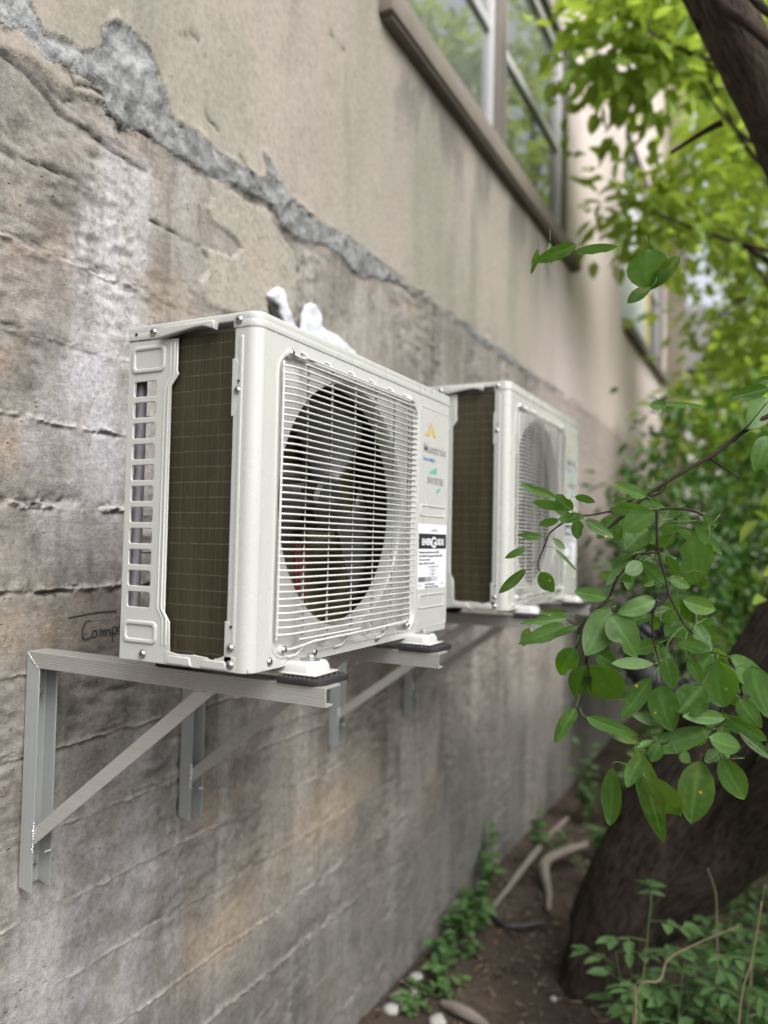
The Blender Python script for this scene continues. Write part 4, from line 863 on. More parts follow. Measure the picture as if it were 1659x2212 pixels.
    mb.tube([(.004, y0-.001, zbot-.008), (.0052, y0-.0012, zbot+.02), (.0052, y0-.0012, ztop-.02), (.004, y0-.001, ztop+.008)], .0022, 8)
    vys = [.122, .199, .282, .362, .442, .512, .526]
    for k, yv in enumerate(vys):
        yv *= sy
        mb.tube([(.001, yv-.004, ztop+.034), (.008, yv, ztop+.030), (xs-.0028, yv, ztop+.018), (xs-.0028, yv, zbot-.014), (.008, yv, zbot-.022), (.001, yv-.004, zbot-.026)], .0025, 8)
    ys0, zs1, zs0 = .085*sy, .506*sz, .027*sz
    ysr = .545*sy
    mb.tube([(.004, ys0+.006, zs1), (.006, ys0+.02, zs1-.002), (xs-.004, ys0+.04, zs1-.004), (xs, ys0+.06, zs1-.007), (xs, ysr-.04, zs1-.007), (.006, ysr-.012, zs1-.002), (.004, ysr-.005, zs1)], .0022, 8)
    mb.tube([(.004, ys0+.006, zs0), (.006, ys0+.02, zs0), (xs-.004, ys0+.045, zs0+.004), (xs, ys0+.07, zs0+.008), (xs, ysr-.04, zs0+.010), (.006, ysr-.012, zs0), (.004, ysr-.005, zs0)], .0022, 8)
    for yv in (.115*sy, .26*sy, .42*sy):
        mb.tube([(xs-.003, yv+.014, zs0+.004), (.007, yv+.012, zs0-.006), (.0035, yv+.004, zs0-.012), (.0035, yv-.018, zs0-.0125)], .0018, 7)
    for (yy, zz) in ((ys0, zs1), (ys0, zs0), (ysr, zs1), (ysr, zs0)):
        mb.lathe([(-.006, .0085), (.003, .0085), (.0042, .0075), (.0042, .001)], (0, yy, zz), 'x', 18)
    mb.build('fan_guard', 'grillewire', root, angle=60)
    for (yy, zz) in ((ys0, zs1), (ys0, zs0), (ysr, zs1), (ysr, zs0)): screw(root, (.0042, yy, zz), 'x', 1.05)
    for yy, zz in ((.052*sy, .0125), (.183*sy, .0125), (.41*sy, .012)): screw(root, (.0004, yy, zz))
    for xx, zz, kk in ((-.212, H-.0135, 1.05), (-.036, H-.0125, 1.05), (-.036, zt*.815, .95), (-.0355, .0365, 1.), (-.0352, .0108, 1.05), (-.214, .0125, 1.05)): screw(root, (xx, -.0016 if zz > zt else -.0005, zz), '-y', kk)
    for xx, zz, rr in ((-.250, H-.014, .0028), (-.0335, zt*.842, .0024), (-.0345, .069, .0024)): MB().lathe([(-.0004, rr), (.0019, rr)], (xx, -.0019, zz), 'y', 12).build('screw_hole', 'dark', root)
    # pressed tongue beside the coil at the screws
    for zc, hh in ((zt*.825, .045), (.042, .035)):
        zl, zh = zc-hh, zc+hh
        if zl < 0: zl = .0245
        MB().mesh(plate([[(-.047, zl), (-.040, zl-.0), (-.0325, zl+.012), (-.0325, zh-.012), (-.040, zh), (-.047, zh)]], .0016, .0007, 1), FY(-.0003)).build('pressed_tongue', 'white', front)
    # --- prints on the blank panel
    def word(body, y, z, size, mat, width=None, align='LEFT', bold=0., nm='lettering', parent=None, x=.0012):
        mb = MB(); mb.mesh(text_mesh(body, size, width, align, bold), lambda c: (x+c.z, y*sy+c.x*sy, z*sz+c.y*sz)); return mb.build(nm, mat, parent or root, False)
    mb = MB()                                           # rising-sun emblem
    cy0, cz0 = .660*sy, .446*sz
    mb.mesh(plate([[(cy0+.0135*math.cos(R(a)), cz0+.017*math.sin(R(a))) for a in range(0, 181, 15)]+[(cy0-.0065, cz0)]+[(cy0+.0065*math.cos(R(a)), cz0+.011*math.sin(R(a))) for a in range(180, -1, -20)]], .0003, .00005, 1), FX(.0009))
    for k in range(9):
        a = R(8+164*k/8); l = (.030 if k % 2 == 0 else .023); ca, sa = math.cos(a), math.sin(a)
        mb.add([(.0010, cy0+.0155*ca-.0022*sa, cz0+.019*sa+.0022*ca), (.0010, cy0+.0155*ca+.0022*sa, cz0+.019*sa-.0022*ca), (.0010, cy0+l*ca, cz0+l*1.15*sa)], [(0, 1, 2)])
    mb.box(.0005, .001, cy0-.036, cy0-.0135, cz0-.0022, cz0+.0022); mb.box(.0005, .001, cy0+.0135, cy0+.024, cz0-.0022, cz0+.0022)
    mb.build('emblem', 'gold', root, False)
    word('Maestrale', .618, .407, .030, 'ink2', .128, bold=.0003)
    word('InverMini', .618, .388, .0125, 'blue', .066, bold=.0003)
    word('INVERTER', .642, .338, .021, 'ink2', .092, bold=.0004)
    mb = MB(); mb.add([(.001, .648*sy, .361*sz), (.001, .692*sy, .361*sz), (.001, .692*sy, .377*sz), (.001, .672*sy, .371*sz)], [(0, 1, 2, 3)]); mb.build('green_swoosh', 'green', root, False)
    mb = MB(); mb.add([(.001, .690*sy, .317*sz), (.001, .704*sy, .319*sz), (.001, .720*sy, .331*sz), (.001, .700*sy, .327*sz)], [(0, 1, 2, 3)]); mb.build('green_swoosh', 'teal', root, False)
    # --- energy sticker
    mb = MB(); mb.mesh(plate([rrect(.598*sy, .757*sy, .099*sz, .2445*sz, .004)], .0006, .0001, 1), FX(.0008)); lab = mb.build('energy_sticker', 'label', root, False)
    mb = MB(); mb.box(.0011, .0014, .600*sy, .7555*sy, .1895*sz, .2235*sz); mb.build('band', 'ink', lab, False)
    q = lambda b, y, z, s, m, w=None, al='LEFT', bo=0., x=.0014: word(b, y, z, s, m, w, al, bo, 'lettering', lab, x)
    q('Canada', .661, .229, .0125, 'ink2', .042)
    q('ENER', .617, .1985, .0195, 'label', .052, bo=.0007, x=.0017); q('UIDE', .694, .1985, .0195, 'label', .046, bo=.0007, x=.0017); q('G', .667, .1925, .034, 'label', .027, bo=.0009, x=.0017)
    for k, (t, w) in enumerate((('Seasonal energy efficiency ratio (SEER)', .112), ("Rate d'efficacité énergétique saisonnier (RSEÉ)", .132), ('Air source heat pump', .06), ("Pompe à chaleur à source d'air", .088))):
        q(t, .603, .1795-.0083*k, .0072, 'ink', w, bo=.00012)
    q('TEST STANDARD AHRI', .650, .1465, .0070, 'ink2', .062)
    mb = MB(); mb.mesh(plate([[(.662*sy, .1315*sz), (.696*sy, .1315*sz), (.696*sy, .1435*sz), (.662*sy, .1435*sz)], [(.6632*sy, .1325*sz), (.6632*sy, .1425*sz), (.6948*sy, .1425*sz), (.6948*sy, .1325*sz)]], .0003, .00005, 1), FX(.0012))
    mb.add([(.0014, .6735*sy, .1315*sz), (.0014, .6845*sy, .1315*sz), (.0014, .679*sy, .1275*sz)], [(0, 2, 1)]); mb.build('rating_box', 'ink', lab, False)
    q('19', .6735, .1342, .0105, 'ink', .0115)
    for k in range(4):
        mb = MB(); w = .1405*sy/4; mb.box(.0011, .0014, .6015*sy+w*k, .6015*sy+w*(k+1), .1155*sz, .1265*sz); mb.build('scale_bar', 'grey%d' % (k+1), lab, False)
    q('13.0 —', .601, .1055, .0078, 'ink2', .030); q('→ 30.2', .716, .1065, .0078, 'ink2', .030)
    q('Uses least energy', .637, .1078, .0068, 'ink', .054, bo=.0001); q("Utilise le moins d'énergie", .637, .1012, .0068, 'ink', .075, bo=.0001)
    # --- feet
    for fy in feet:
        mb = MB(); mb.box(-.06, .060, fy-.036, fy+.036, -.0125, -.0085, .0018)
        V = []; F = []
        for (x0, x1, yh, z) in ((-.05, .052, .032, -.009), (-.05, .050, .0305, .002), (-.05, .046, .027, .0075), (-.05, .040, .022, .0085)):
            loop = rrect(x0, x1, fy-yh, fy+yh, .012, 4); k0 = len(V); V += [(a, b, z) for a, b in loop]
        n = len(loop)
        for i in range(3):
            for k in range(n): F.append((i*n+k, i*n+(k+1) % n, (i+1)*n+(k+1) % n, (i+1)*n+k))
        F.append(tuple(3*n+k for k in range(n))); mb.add(V, F)
        ft = mb.build('foot', 'white', root, angle=50)
        mb = MB(); mb.lathe([(.0085, .0165), (.0105, .0165), (.0107, .0155), (.0107, .001)], (.027, fy, 0), 'z', 24); mb.lathe([(.0107, .0068), (.0155, .0068), (.0165, .006)], (.027, fy, 0), 'z', 6); mb.build('bolt', 'steel', ft)
        mb = MB(); mb.box(-D+.0, -D+.06, fy-.03, fy+.03, -.0125, .0, .003); mb.build('foot', 'white', root)
    return root

U1 = (.605, 0, 1.51); U2 = (.632, 1.14, 1.5265)
ac_unit(U1, .776, .555, .2665, 'near white air conditioner unit with round fan guard and energy sticker in full view', (.128, .575), True)
ac_unit(U2, .825, .649, .285, 'far white air conditioner unit standing half hidden behind the nearer unit and leaves', (.135, .68), False)

# ------------------------------------------------------------------ rubber pads and brackets
def pad(x, y, z, label):
    mb = MB(); out = [(x-.036, y-.046), (x+.018, y-.046)]+[(x+.022+.024*math.sin(R(a)), y-.022-.024*math.cos(R(a))) for a in range(0, 91, 15)]+[(x+.046, y+.044), (x-.036, y+.044)]
    mb.mesh(plate([out], .0105, .0022, 2), lambda c: (c.x, c.y, z-.0072+c.z))
    for i in range(9):
        for j in range(10):
            cx_, cy_ = x-.031+i*.0088+(j % 2)*.0044, y-.041+j*.0088
            if cx_ > x+.040 or (cx_ > x+.022 and cy_ < y-.028): continue
            a, b = .0042, .0037
            mb.add([(cx_-a, cy_, z-.0022), (cx_, cy_-b, z-.0022), (cx_+a, cy_, z-.0022), (cx_, cy_+b, z-.0022), (cx_-a*.6, cy_, z), (cx_, cy_-b*.6, z), (cx_+a*.6, cy_, z), (cx_, cy_+b*.6, z)], [(0, 1, 5, 4), (1, 2, 6, 5), (2, 3, 7, 6), (3, 0, 4, 7), (4, 5, 6, 7)])
    o = mb.build('rubber_pad', 'black', angle=30); tag(o, label, 'rubber pad', 'black rubber pads under the unit feet')
for (u, fy, lab) in ((U1, .128, 'black ribbed rubber pad under the near front foot of the near unit'), (U1, .575, 'black rubber pad under the far front foot of the near unit'), (U2, .135, 'black rubber pad below the far unit, partly covered by leaves'), (U2, .68, 'black rubber pad at the far right corner of the far unit')):
    pad(u[0]+.030, u[1]+fy, u[2]-.0126, lab)
for (u, fy) in ((U1, .128), (U1, .575), (U2, .135), (U2, .68)):
    o = MB().box(-.036, .036, -.04, .04, -.0125, 0, .003).build('rubber_pad', 'black'); o.location = (u[0]-.235, u[1]+fy, u[2]-.0126)
    tag(o, 'black rubber pad under a rear foot close to the wall', 'rubber pad', 'rear rubber pads hidden under the units')

def bracket(y, z, xe, label):
    """y: near face, z: top of the arm"""
    root = empty('wall_bracket', (0.004, y, z), label, 'bracket', 'aluminium brackets holding the units')
    w = .045; t = .0032; lo = -.455
    # wall channel: web on the wall, two flanges pointing out
    mb = MB(); prof = [(.0, 0), (.036, 0), (.036, t), (t+.001, t), (t+.001, w-t), (.036, w-t), (.036, w), (0, w)]
    V = []; F = []; n = len(prof)
    for i, zf in enumerate((lambda x: lo, lambda x: -.0335+(x/.036)*0-.0+(-.0)*x)):
        for x, yy in prof: V.append((x, yy, (lo-.006*(x/.036)) if i == 0 else (-.002 - x*.85)))
    for k in range(n): F.append((k, (k+1) % n, n+(k+1) % n, n+k))
    F += [(0, 1, 2, 3), (0, 3, 4, 7), (4, 5, 6, 7), (n, n+3, n+2, n+1), (n, n+7, n+4, n+3), (n+4, n+7, n+6, n+5)]
    mb.add(V, F); leg = mb.build('wall_channel', 'aluz', root, angle=20)
    bv = leg.modifiers.new('b', 'BEVEL'); bv.width = .0009; bv.segments = 2; bv.limit_method = 'ANGLE'
    for zb in (-.085, -.415):
        b = MB(); b.lathe([(t+.001, .0085), (t+.0025, .0085), (t+.0027, .0062), (t+.009, .006), (t+.0092, .0035), (t+.017, .0033)], (0, w*.5, zb), 'x', 12); b.build('bolt', 'steel', leg)
    # arm: channel lying on its side, ribbed web towards the near side, open away
    h = .031; mb = MB(); x0 = .0
    webp = [(0, 0)]; nrib = 9
    for k in range(nrib):
        za = -h+h*(k+.12)/nrib; zb2 = -h+h*(k+.62)/nrib; webp += [(0.0, za), (-.0010, za+.0005), (-.0010, zb2), (0., zb2+.0004)]
    prof = [(a, b) for a, b in webp[1:]]; prof = [(0, -h)]+prof+[(0, 0), (w, 0), (w, -.003), (t, -.003), (t, -h+.003), (.022, -h+.003), (.022, -h)]
    V = []; F = []; n = len(prof)
    for i in range(2):
        for yy, zz in prof: V.append(((x0 + (-zz)*1.0 + .0015) if i == 0 else xe, yy, zz))
    for k in range(n): F.append((k, (k+1) % n, n+(k+1) % n, n+k))
    mb.add(V, F); mb.add([V[n+k] for k in range(n)], [tuple(range(n))]); mb.add([V[k] for k in range(n)], [tuple(range(n))[::-1]])
    arm = mb.build('arm', 'alu', root, angle=20)
    # brace: angle bar from the foot of the channel up to the arm
    A = Vector((.014, 0, -.352)); B = Vector((xe-.262, 0, -h-.001)); d = (B-A).normalized(); nrm = Vector((d.z, 0, -d.x))   # to lower right
    mb = MB(); bw = .027; q0 = .003
    def P(s, o, yy): v = A+(B-A)*s+nrm*o; return (v.x, yy, v.z)
    # ends cut flush: along the arm's underside (horizontal) and the channel (vertical)
    L = (B-A).length
    def end(o, top):
        if top: # z fixed
            s = ((B.z-A.z)-nrm.z*o)/(B.z-A.z)
        else: s = (-nrm.x*o)/(B.x-A.x)+.0
        return s
    def bar(o0, o1, ya, yb):
        V = [P(end(o, 0), o, yy) for o in (o0, o1) for yy in (ya, yb)]+[P(end(o, 1), o, yy) for o in (o0, o1) for yy in (ya, yb)]
        mb.add(V, [(0, 1, 3, 2), (4, 6, 7, 5), (0, 4, 5, 1), (2, 3, 7, 6), (0, 2, 6, 4), (1, 5, 7, 3)])
    bar(0, bw, q0, q0+t); bar(.0, t, q0+t+.0002, q0+.03)
    br = mb.build('brace', 'alu', root, angle=20)
    bv = br.modifiers.new('b', 'BEVEL'); bv.width = .0008; bv.segments = 2
    # welds
    mb = MB(); rr = random.Random(int(y*100))
    def bead(p, q, k, r0):
        for i in range(k):
            c = Vector(p).lerp(Vector(q), (i+.5)/k); rad = r0*rr.uniform(.8, 1.25)
            mb.lathe([(-rad, rad*.2), (-rad*.6, rad*.8), (0, rad), (rad*.6, rad*.8), (rad, rad*.2)], (c.x+rr.uniform(-.001, .001), c.y, c.z), 'y', 8)
    bead((.036, .001, -.325), (.034, .001, -.385), 12, .0028); bead((.003, -.0002, -.004), (.033, -.0002, -.032), 14, .0019); bead((B.x-.012, .002, -h-.001), (B.x+.045, .002, -h-.001), 12, .0016); bead((.037, w*.6, -.39), (.038, w, -.392), 4, .003)
    mb.build('weld', 'weld', root)
    return root
zb = 1.51-.0126-.0126
bracket(.088, zb, .683, 'nearest aluminium bracket, fully visible with its long diagonal brace below the near unit')
bracket(.535, zb, .683, 'second aluminium bracket, carrying the far end of the near unit')
bracket(1.238, zb+.0165, .712, 'third aluminium bracket, carrying the near end of the far unit')
bracket(1.80, zb+.0165, .712, 'farthest aluminium bracket, its wall channel shortest in view')

# ------------------------------------------------------------------ ground
def gz(x, y):
    return .05*(fbm(x, y, 1.1, 4, 3)-.5)+.018*(fbm(x, y, 9, 3, 5)-.5)+.02*np.exp(-(np.asarray(x)/.18)**2)+.06*ss(np.asarray(y), 4, 9)
def ground():
    xs = np.concatenate([np.arange(-.3, 2.2, .02), np.arange(2.2, 8, .3), np.arange(8, 60, 4), [60.]]); ys = np.concatenate([np.arange(-30, -2, 3.), np.arange(-2, .8, .1), np.arange(.8, 5, .02), np.arange(5, 12, .15), np.arange(12, 90, 5), [90.]])
    xs = np.concatenate([[-60, -30, -10, -3, -1], xs])
    X, Y = np.meshgrid(xs, ys, indexing='ij'); Z = gz(X, Y); a, b = X.shape; idx = np.arange(a*b).reshape(a, b)
    q = np.stack([idx[:-1, :-1], idx[1:, :-1], idx[1:, 1:], idx[:-1, 1:]], -1).reshape(-1, 4)
    me = bpy.data.meshes.new('ground'); me.from_pydata(np.stack([X, Y, Z], -1).reshape(-1, 3).tolist(), [], q.tolist())
    tag(link('ground', me, 'soil', None, True, 180), kind='structure')
ground()
G = lambda x, y: float(gz(np.array([x]), np.array([y]))[0])

# ------------------------------------------------------------------ leaves
def leaf_cloud(name, pos, axis, nrm, ln, wd, mat, parent=None, tone=None, fold=.25, droop=.15):
    """many small blades: six points, two folded halves each"""
    n = len(pos); axis = axis/np.linalg.norm(axis, axis=1, keepdims=True); side = np.cross(axis, nrm); side /= np.linalg.norm(side, axis=1, keepdims=True)+1e-9
    up_ = np.cross(side, axis); ln = ln[:, None]; wd = wd[:, None]
    V = np.stack([pos, pos+axis*ln*.30+side*wd*.5+up_*wd*fold, pos+axis*ln*.68+side*wd*.40+up_*(wd*fold*.8-ln*droop*.4), pos+axis*ln-up_*ln*droop,
                  pos+axis*ln*.68-side*wd*.40+up_*(wd*fold*.8-ln*droop*.4), pos+axis*ln*.30-side*wd*.5+up_*wd*fold], 1).reshape(-1, 3)
    k = np.arange(n)[:, None]*6; q = np.concatenate([k+np.array([[0, 3, 2, 1]]), k+np.array([[0, 5, 4, 3]])], 0)
    me = bpy.data.meshes.new(name); me.vertices.add(len(V)); me.vertices.foreach_set('co', V.astype(np.float32).ravel())
    me.loops.add(q.size); me.loops.foreach_set('vertex_index', q.astype(np.int32).ravel()); me.polygons.add(len(q)); me.polygons.foreach_set('loop_start', np.arange(0, q.size, 4, dtype=np.int32)); me.update(calc_edges=True)
    A = me.attributes.new('tone', 'FLOAT', 'POINT'); t = tone if tone is not None else rngc.random(n)
    A.data.foreach_set('value', np.repeat(np.clip(t, 0, 1), 6).astype(np.float32))
    A = me.attributes.new('vein', 'FLOAT', 'POINT'); A.data.foreach_set('value', np.tile(np.array([1, 0, 0, 1, 0, 0], np.float32), n))
    o = link(name, me, mat, parent, False); return o
rngc = np.random.default_rng(21)
def unit(n): v = rngc.normal(size=(n, 3)); return v/np.linalg.norm(v, axis=1, keepdims=True)
def crown(parent, blobs, per, size, mat, name='crown', clump=.20, hang=.2):
    """blobs: (centre, radii, number of clumps)"""
    P = []; A = []; T = []
    for c, r, k in blobs:
        d = unit(k)*(rngc.random((k, 1))**.45); cc = np.array(c)+d*np.array(r)
        for q in cc:
            m = max(3, int(per*rngc.uniform(.5, 1.4))); off = rngc.normal(size=(m, 3))*clump*np.array([1, 1, .7])*rngc.uniform(.6, 1.3)
            P.append(q+off); a = off/ (np.linalg.norm(off, axis=1, keepdims=True)+1e-6)+unit(m)*.7; a[:, 2] -= hang; A.append(a); T.append(np.clip(rngc.uniform(.1, .9)+rngc.normal(size=m)*.15, 0, 1))
    P = np.concatenate(P); A = np.concatenate(A); T = np.concatenate(T); n = len(P)
    N = unit(n)*.6; N[:, 2] += 1
    ox = parent.location.x if parent else 0
    keep = (P[:, 0]+ox > .10) & (P[:, 2] > .1)
    P, A, T, N = P[keep], A[keep], T[keep], N[keep]; n = len(P)
    return leaf_cloud(name, P, A, N, size*rngc.uniform(.7, 1.3, n), size*rngc.uniform(.42, .62, n), mat, parent, T)

def bark_tube(name, pts, mat, parent, seg=36, rough=.10, seed=1, per=10):
    """a trunk: spline through (x, y, z, radius), with lumps and ridges"""
    P = np.array(pts); n = len(P); Q = []
    for i in range(n-1):
        p0, p1, p2, p3 = P[max(i-1, 0)], P[i], P[i+1], P[min(i+2, n-1)]
        for k in range(per): t = k/per; Q.append(.5*((2*p1)+(p2-p0)*t+(2*p0-5*p1+4*p2-p3)*t*t+(3*p1-p0-3*p2+p3)*t**3))
    Q.append(P[-1]); Q = np.array(Q); mb = MB(); mb.tube([tuple(q[:3]) for q in Q], [max(.002, q[3]) for q in Q], seg)
    V = np.array(mb.v); m = len(Q); C_ = np.repeat(Q[:, :3], seg, 0); rad = np.repeat(Q[:, 3], seg); an = np.tile(np.arange(seg)/seg*2*math.pi, m); tt = np.repeat(np.arange(m), seg)
    dsp = 1+rough*(fbm(np.cos(an)*1.3+tt*.06, np.sin(an)*1.3+tt*.05, 1.6, 4, seed)-.5)*2+rough*.5*(fbm(np.cos(an)*5, np.sin(an)*5+tt*.10, 2.2, 3, seed+4)-.5)
    mb.v = [tuple(p) for p in C_+(V-C_)*dsp[:, None]]
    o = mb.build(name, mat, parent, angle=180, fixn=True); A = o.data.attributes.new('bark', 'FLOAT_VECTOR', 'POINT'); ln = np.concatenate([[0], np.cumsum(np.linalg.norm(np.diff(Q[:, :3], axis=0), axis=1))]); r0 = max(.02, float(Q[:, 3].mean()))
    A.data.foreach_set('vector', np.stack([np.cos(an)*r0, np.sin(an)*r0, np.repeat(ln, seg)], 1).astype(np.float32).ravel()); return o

# ------------------------------------------------------------------ the big leaning tree
t1 = empty('leaning_tree', (TRUNK[0][0], TRUNK[0][1], 0), 'large dark leaning tree with rough bark forking close to the ground beside the path', 'tree')
inv = Matrix.Translation(-Vector(t1.location))
def rel(pts, o): return [(p[0]-o[0], p[1]-o[1], p[2]-o[2], *p[3:]) for p in pts]
tl = t1.location
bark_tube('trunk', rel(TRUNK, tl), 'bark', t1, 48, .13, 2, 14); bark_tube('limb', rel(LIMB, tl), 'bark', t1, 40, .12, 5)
for k, b in enumerate(BOUGHS): bark_tube('bough', rel(b, tl), 'bark2', t1, 10, .15, 8+k)
crown(t1, [((2.6-tl[0], 1.2-tl[1], 6.2), (.6, .7, .5), 30), ((2.15-tl[0], 1.65-tl[1], 1.9), (.5, .6, .6), 60), ((2.3-tl[0], 2.6-tl[1], 1.7), (.5, .6, .7), 50)], 26, .085, 'crown')  # the two low blobs are unseen leaves, added to shade the lower trunk

# ------------------------------------------------------------------ the leafy branch in front
base = Vector(TWIGS[0][0][0]); br = empty('leafy_branch', base, 'leafy twig with broad spotted green leaves hanging in the right foreground', 'branch')
mb = MB()
for pts, r0 in TWIGS:
    n = len(pts); Q = []
    for i in range(n-1):
        p0, p1, p2, p3 = [Vector(pts[min(max(j, 0), n-1)]) for j in (i-1, i, i+1, i+2)]
        for k in range(5): t = k/5; Q.append(.5*((2*p1)+(p2-p0)*t+(2*p0-5*p1+4*p2-p3)*t*t+(3*p1-p0-3*p2+p3)*t**3)-base)
    Q.append(Vector(pts[-1])-base); m = len(Q)
    mb.tube(Q, [r0*(1-.45*i/(m-1))*(1+.18*math.sin(i*2.1)) for i in range(m)], 7)
# the twig runs on out of the picture to the limb it grows from
e = Vector(TWIGS[0][0][0]); mb.tube([e-base, e-base+Vector((.14, .10, .05)), Vector((1.47, 1.05, 2.05))-base, Vector((1.50, 2.12, 2.3))-base], [.0046, .006, .009, .014], 8)
twig = mb.build('twig', 'bark2', br)
def big_leaves(parent):
    NU, NV = 13, 9; V = []; F = []; T = []; VE = []; pet = MB(); rr = random.Random(5)
    for L in LEAVES:
        b, t, w, tone, pp = Vector(L[0:3])-base, Vector(L[3:6])-base, Vector(L[6:9]), L[9], Vector(L[10:13])-base
        ax = t-b; ln = ax.length; nn = ax.cross(w).normalized(); hw = w.length
        curl = rr.uniform(-.14, .30)*ln; fold = rr.uniform(-.05, .24)*hw; twist = rr.uniform(-.5, .5); wavy = rr.uniform(.01, .05)*hw; ph = rr.uniform(0, 6); skew = rr.uniform(-.12, .12); k0 = len(V)
        bite = (rr.uniform(.35, .9), rr.choice((-1, 1)), rr.uniform(.06, .13), rr.uniform(.2, .5)) if rr.random() < .35 else None
        asy = rr.uniform(.9, 1.1); pk = rr.uniform(.40, .52)
        for i in range(NU):
            s = i/(NU-1)
            prof = (math.sin(math.pi*min(1, max(0, s))**(math.log(.5)/math.log(pk)))**.62)*(1-.18*s**6)
            if i == NU-1: prof = 0.02
            for j in range(NV):
                q = j/(NV-1)*2-1; e = abs(q); h = hw*prof*(asy if q > 0 else 1)
                if bite and q*bite[1] > 0: h *= 1-bite[3]*math.exp(-((s-bite[0])/bite[2])**2)
                if e == 1: h *= 1+.035*(1 if i % 2 else -1)
                up_ = fold*(e**1.2)*prof-curl*(s*s)*1.0+wavy*math.sin(ph+s*9+q*2)*e+twist*hw*.35*q*(s-.4)
                up_ -= .10*hw*abs(math.sin((s*5.5-e*1.3)*math.pi))*e*(1-e)*1.5
                p = b+ax*s+w.normalized()*(h*q+skew*hw*math.sin(s*math.pi))+nn*up_
                V.append(tuple(p)); T.append(min(1, max(0, tone+.12*math.sin(s*5+ph)*q))); VE.append(max(0, 1-e*NV*.42) if j == NV//2 else (.55 if abs((s*5.5-e*1.3) % 1) < .14 else 0))
        for i in range(NU-1):
            for j in range(NV-1): F.append((k0+i*NV+j, k0+i*NV+j+1, k0+(i+1)*NV+j+1, k0+(i+1)*NV+j))
        pet.tube([b+ax*.02, b-ax.normalized()*(pp-b).length*.35, pp], [.0007, .0008, .0010], 5)
    nb = len(V); fb = len(F); F += [tuple(i+nb for i in q) for q in pet.f]; V += pet.v; T += [.9]*len(pet.v); VE += [1]*len(pet.v)
    me = bpy.data.meshes.new('leaves'); me.from_pydata(V, [], F); me.update()
    a = me.attributes.new('tone', 'FLOAT', 'POINT'); a.data.foreach_set('value', np.array(T, np.float32)); a = me.attributes.new('vein', 'FLOAT', 'POINT'); a.data.foreach_set('value', np.array(VE, np.float32))
    o = link('leaves', me, ['leaf', 'stem'], parent, True, 180); me.polygons.foreach_set('material_index', [0]*fb+[1]*(len(F)-fb)); s = o.modifiers.new('sub', 'SUBSURF'); s.levels = 1; s.render_levels = 1
big_leaves(br)

# ------------------------------------------------------------------ trees and shrubs behind
def tree(loc, label, blobs, per, size, mat, h, lean=(0, 0), r0=.12, group='trees beyond the building', name='broadleaf_tree', clump=.2):
    t = empty(name, (loc[0], loc[1], 0), label, 'tree', group); blobs = [((c[0]-loc[0], c[1]-loc[1], c[2]), r, k) for c, r, k in blobs]
    pts = [(0, 0, -.1, r0*1.3), (lean[0]*.2, lean[1]*.2, h*.25, r0), (lean[0]*.5, lean[1]*.5, h*.55, r0*.75), (lean[0]*.8, lean[1]*.8, h*.8, r0*.5), (lean[0], lean[1], h, r0*.2)]
    bark_tube('trunk', pts, 'bark2', t, 16, .12, int(abs(loc[0]*10+loc[1])))
    for c, r, k in blobs:
        for q in range(2):
            s = random.uniform(.35, .8); a = Vector((lean[0]*s, lean[1]*s, h*s)); e = Vector(c)+Vector((random.uniform(-.6, .6)*r[0], random.uniform(-.6, .6)*r[1], random.uniform(-.4, .5)*r[2]))
            jt = lambda k: Vector((random.uniform(-k, k), random.uniform(-k, k), random.uniform(-k, k)+.06)); bark_tube('bough', [(*a, r0*.26), (*(a.lerp(e, .25)+jt(.1)), r0*.2), (*(a.lerp(e, .5)+jt(.16)), r0*.15), (*(a.lerp(e, .75)+jt(.12)), r0*.1), (*e, r0*.05)], 'bark2', t, 8, .1, q)
    crown(t, blobs, per, size, mat, clump=clump); return t
tree((2.3, 4.4), 'bright green leafy tree reaching over the far end of the first window', [((.68, 3.55, 4.62), (.34, .5, .36), 46), ((.50, 3.3, 4.50), (.16, .3, .16), 12), ((.95, 3.9, 5.0), (.4, .6, .5), 40), ((.56, 4.4, 3.92), (.26, .4, .24), 26), ((.38, 4.15, 3.99), (.08, .15, .04), 3), ((1.2, 4.8, 4.5), (.2, .5, .5), 22)], 13, .125, 'crown', 4.9, (-.3, 0), .09)
tree((1.8, 6.5), 'tall light green tree standing clear of the wall behind the leaning trunk', [((1.02, 5.5, 5.3), (.42, .6, .8), 40), ((1.02, 6.1, 4.6), (.42, .7, .6), 36), ((1.0, 6.6, 3.7), (.45, .8, .6), 40), ((1.0, 6.2, 2.6), (.5, .7, .6), 60), ((1.9, 6.6, 6.2), (.5, .6, .5), 16)], 14, .14, 'crown', 6.2, (-.2, 0), .11)
tree((1.6, 9.4), 'yellow green tree standing in front of the pale house', [((.95, 8.9, 6.6), (.8, 1.0, 1.2), 42), ((1.15, 9.0, 3.6), (.7, 1.0, 1.0), 40), ((1.3, 9.4, 8.6), (1.1, 1.2, .9), 60)], 14, .16, 'crown', 8.2, (.1, 0), .13)
tree((.4, 15.5), 'broad tree closing the end of the alley behind the building', [((.6, 15.4, 3.4), (2.0, 1.6, 1.8), 60), ((.8, 15.6, 7.0), (2.2, 1.8, 2.4), 50)], 17, .17, 'crown', 8.5, (.2, 0), .18, clump=.32)
tree((4.6, 6.6), 'tall leafy tree off to the right, mirrored in the window panes', [((4.4, 6.6, 5.4), (1.5, 2.2, 1.6), 75), ((4.6, 7.0, 8.0), (1.6, 2.2, 1.5), 50), ((4.0, 5.8, 3.6), (1.0, 1.4, .9), 80)], 20, .14, 'crown', 8, (0, 0), .16, clump=.28)
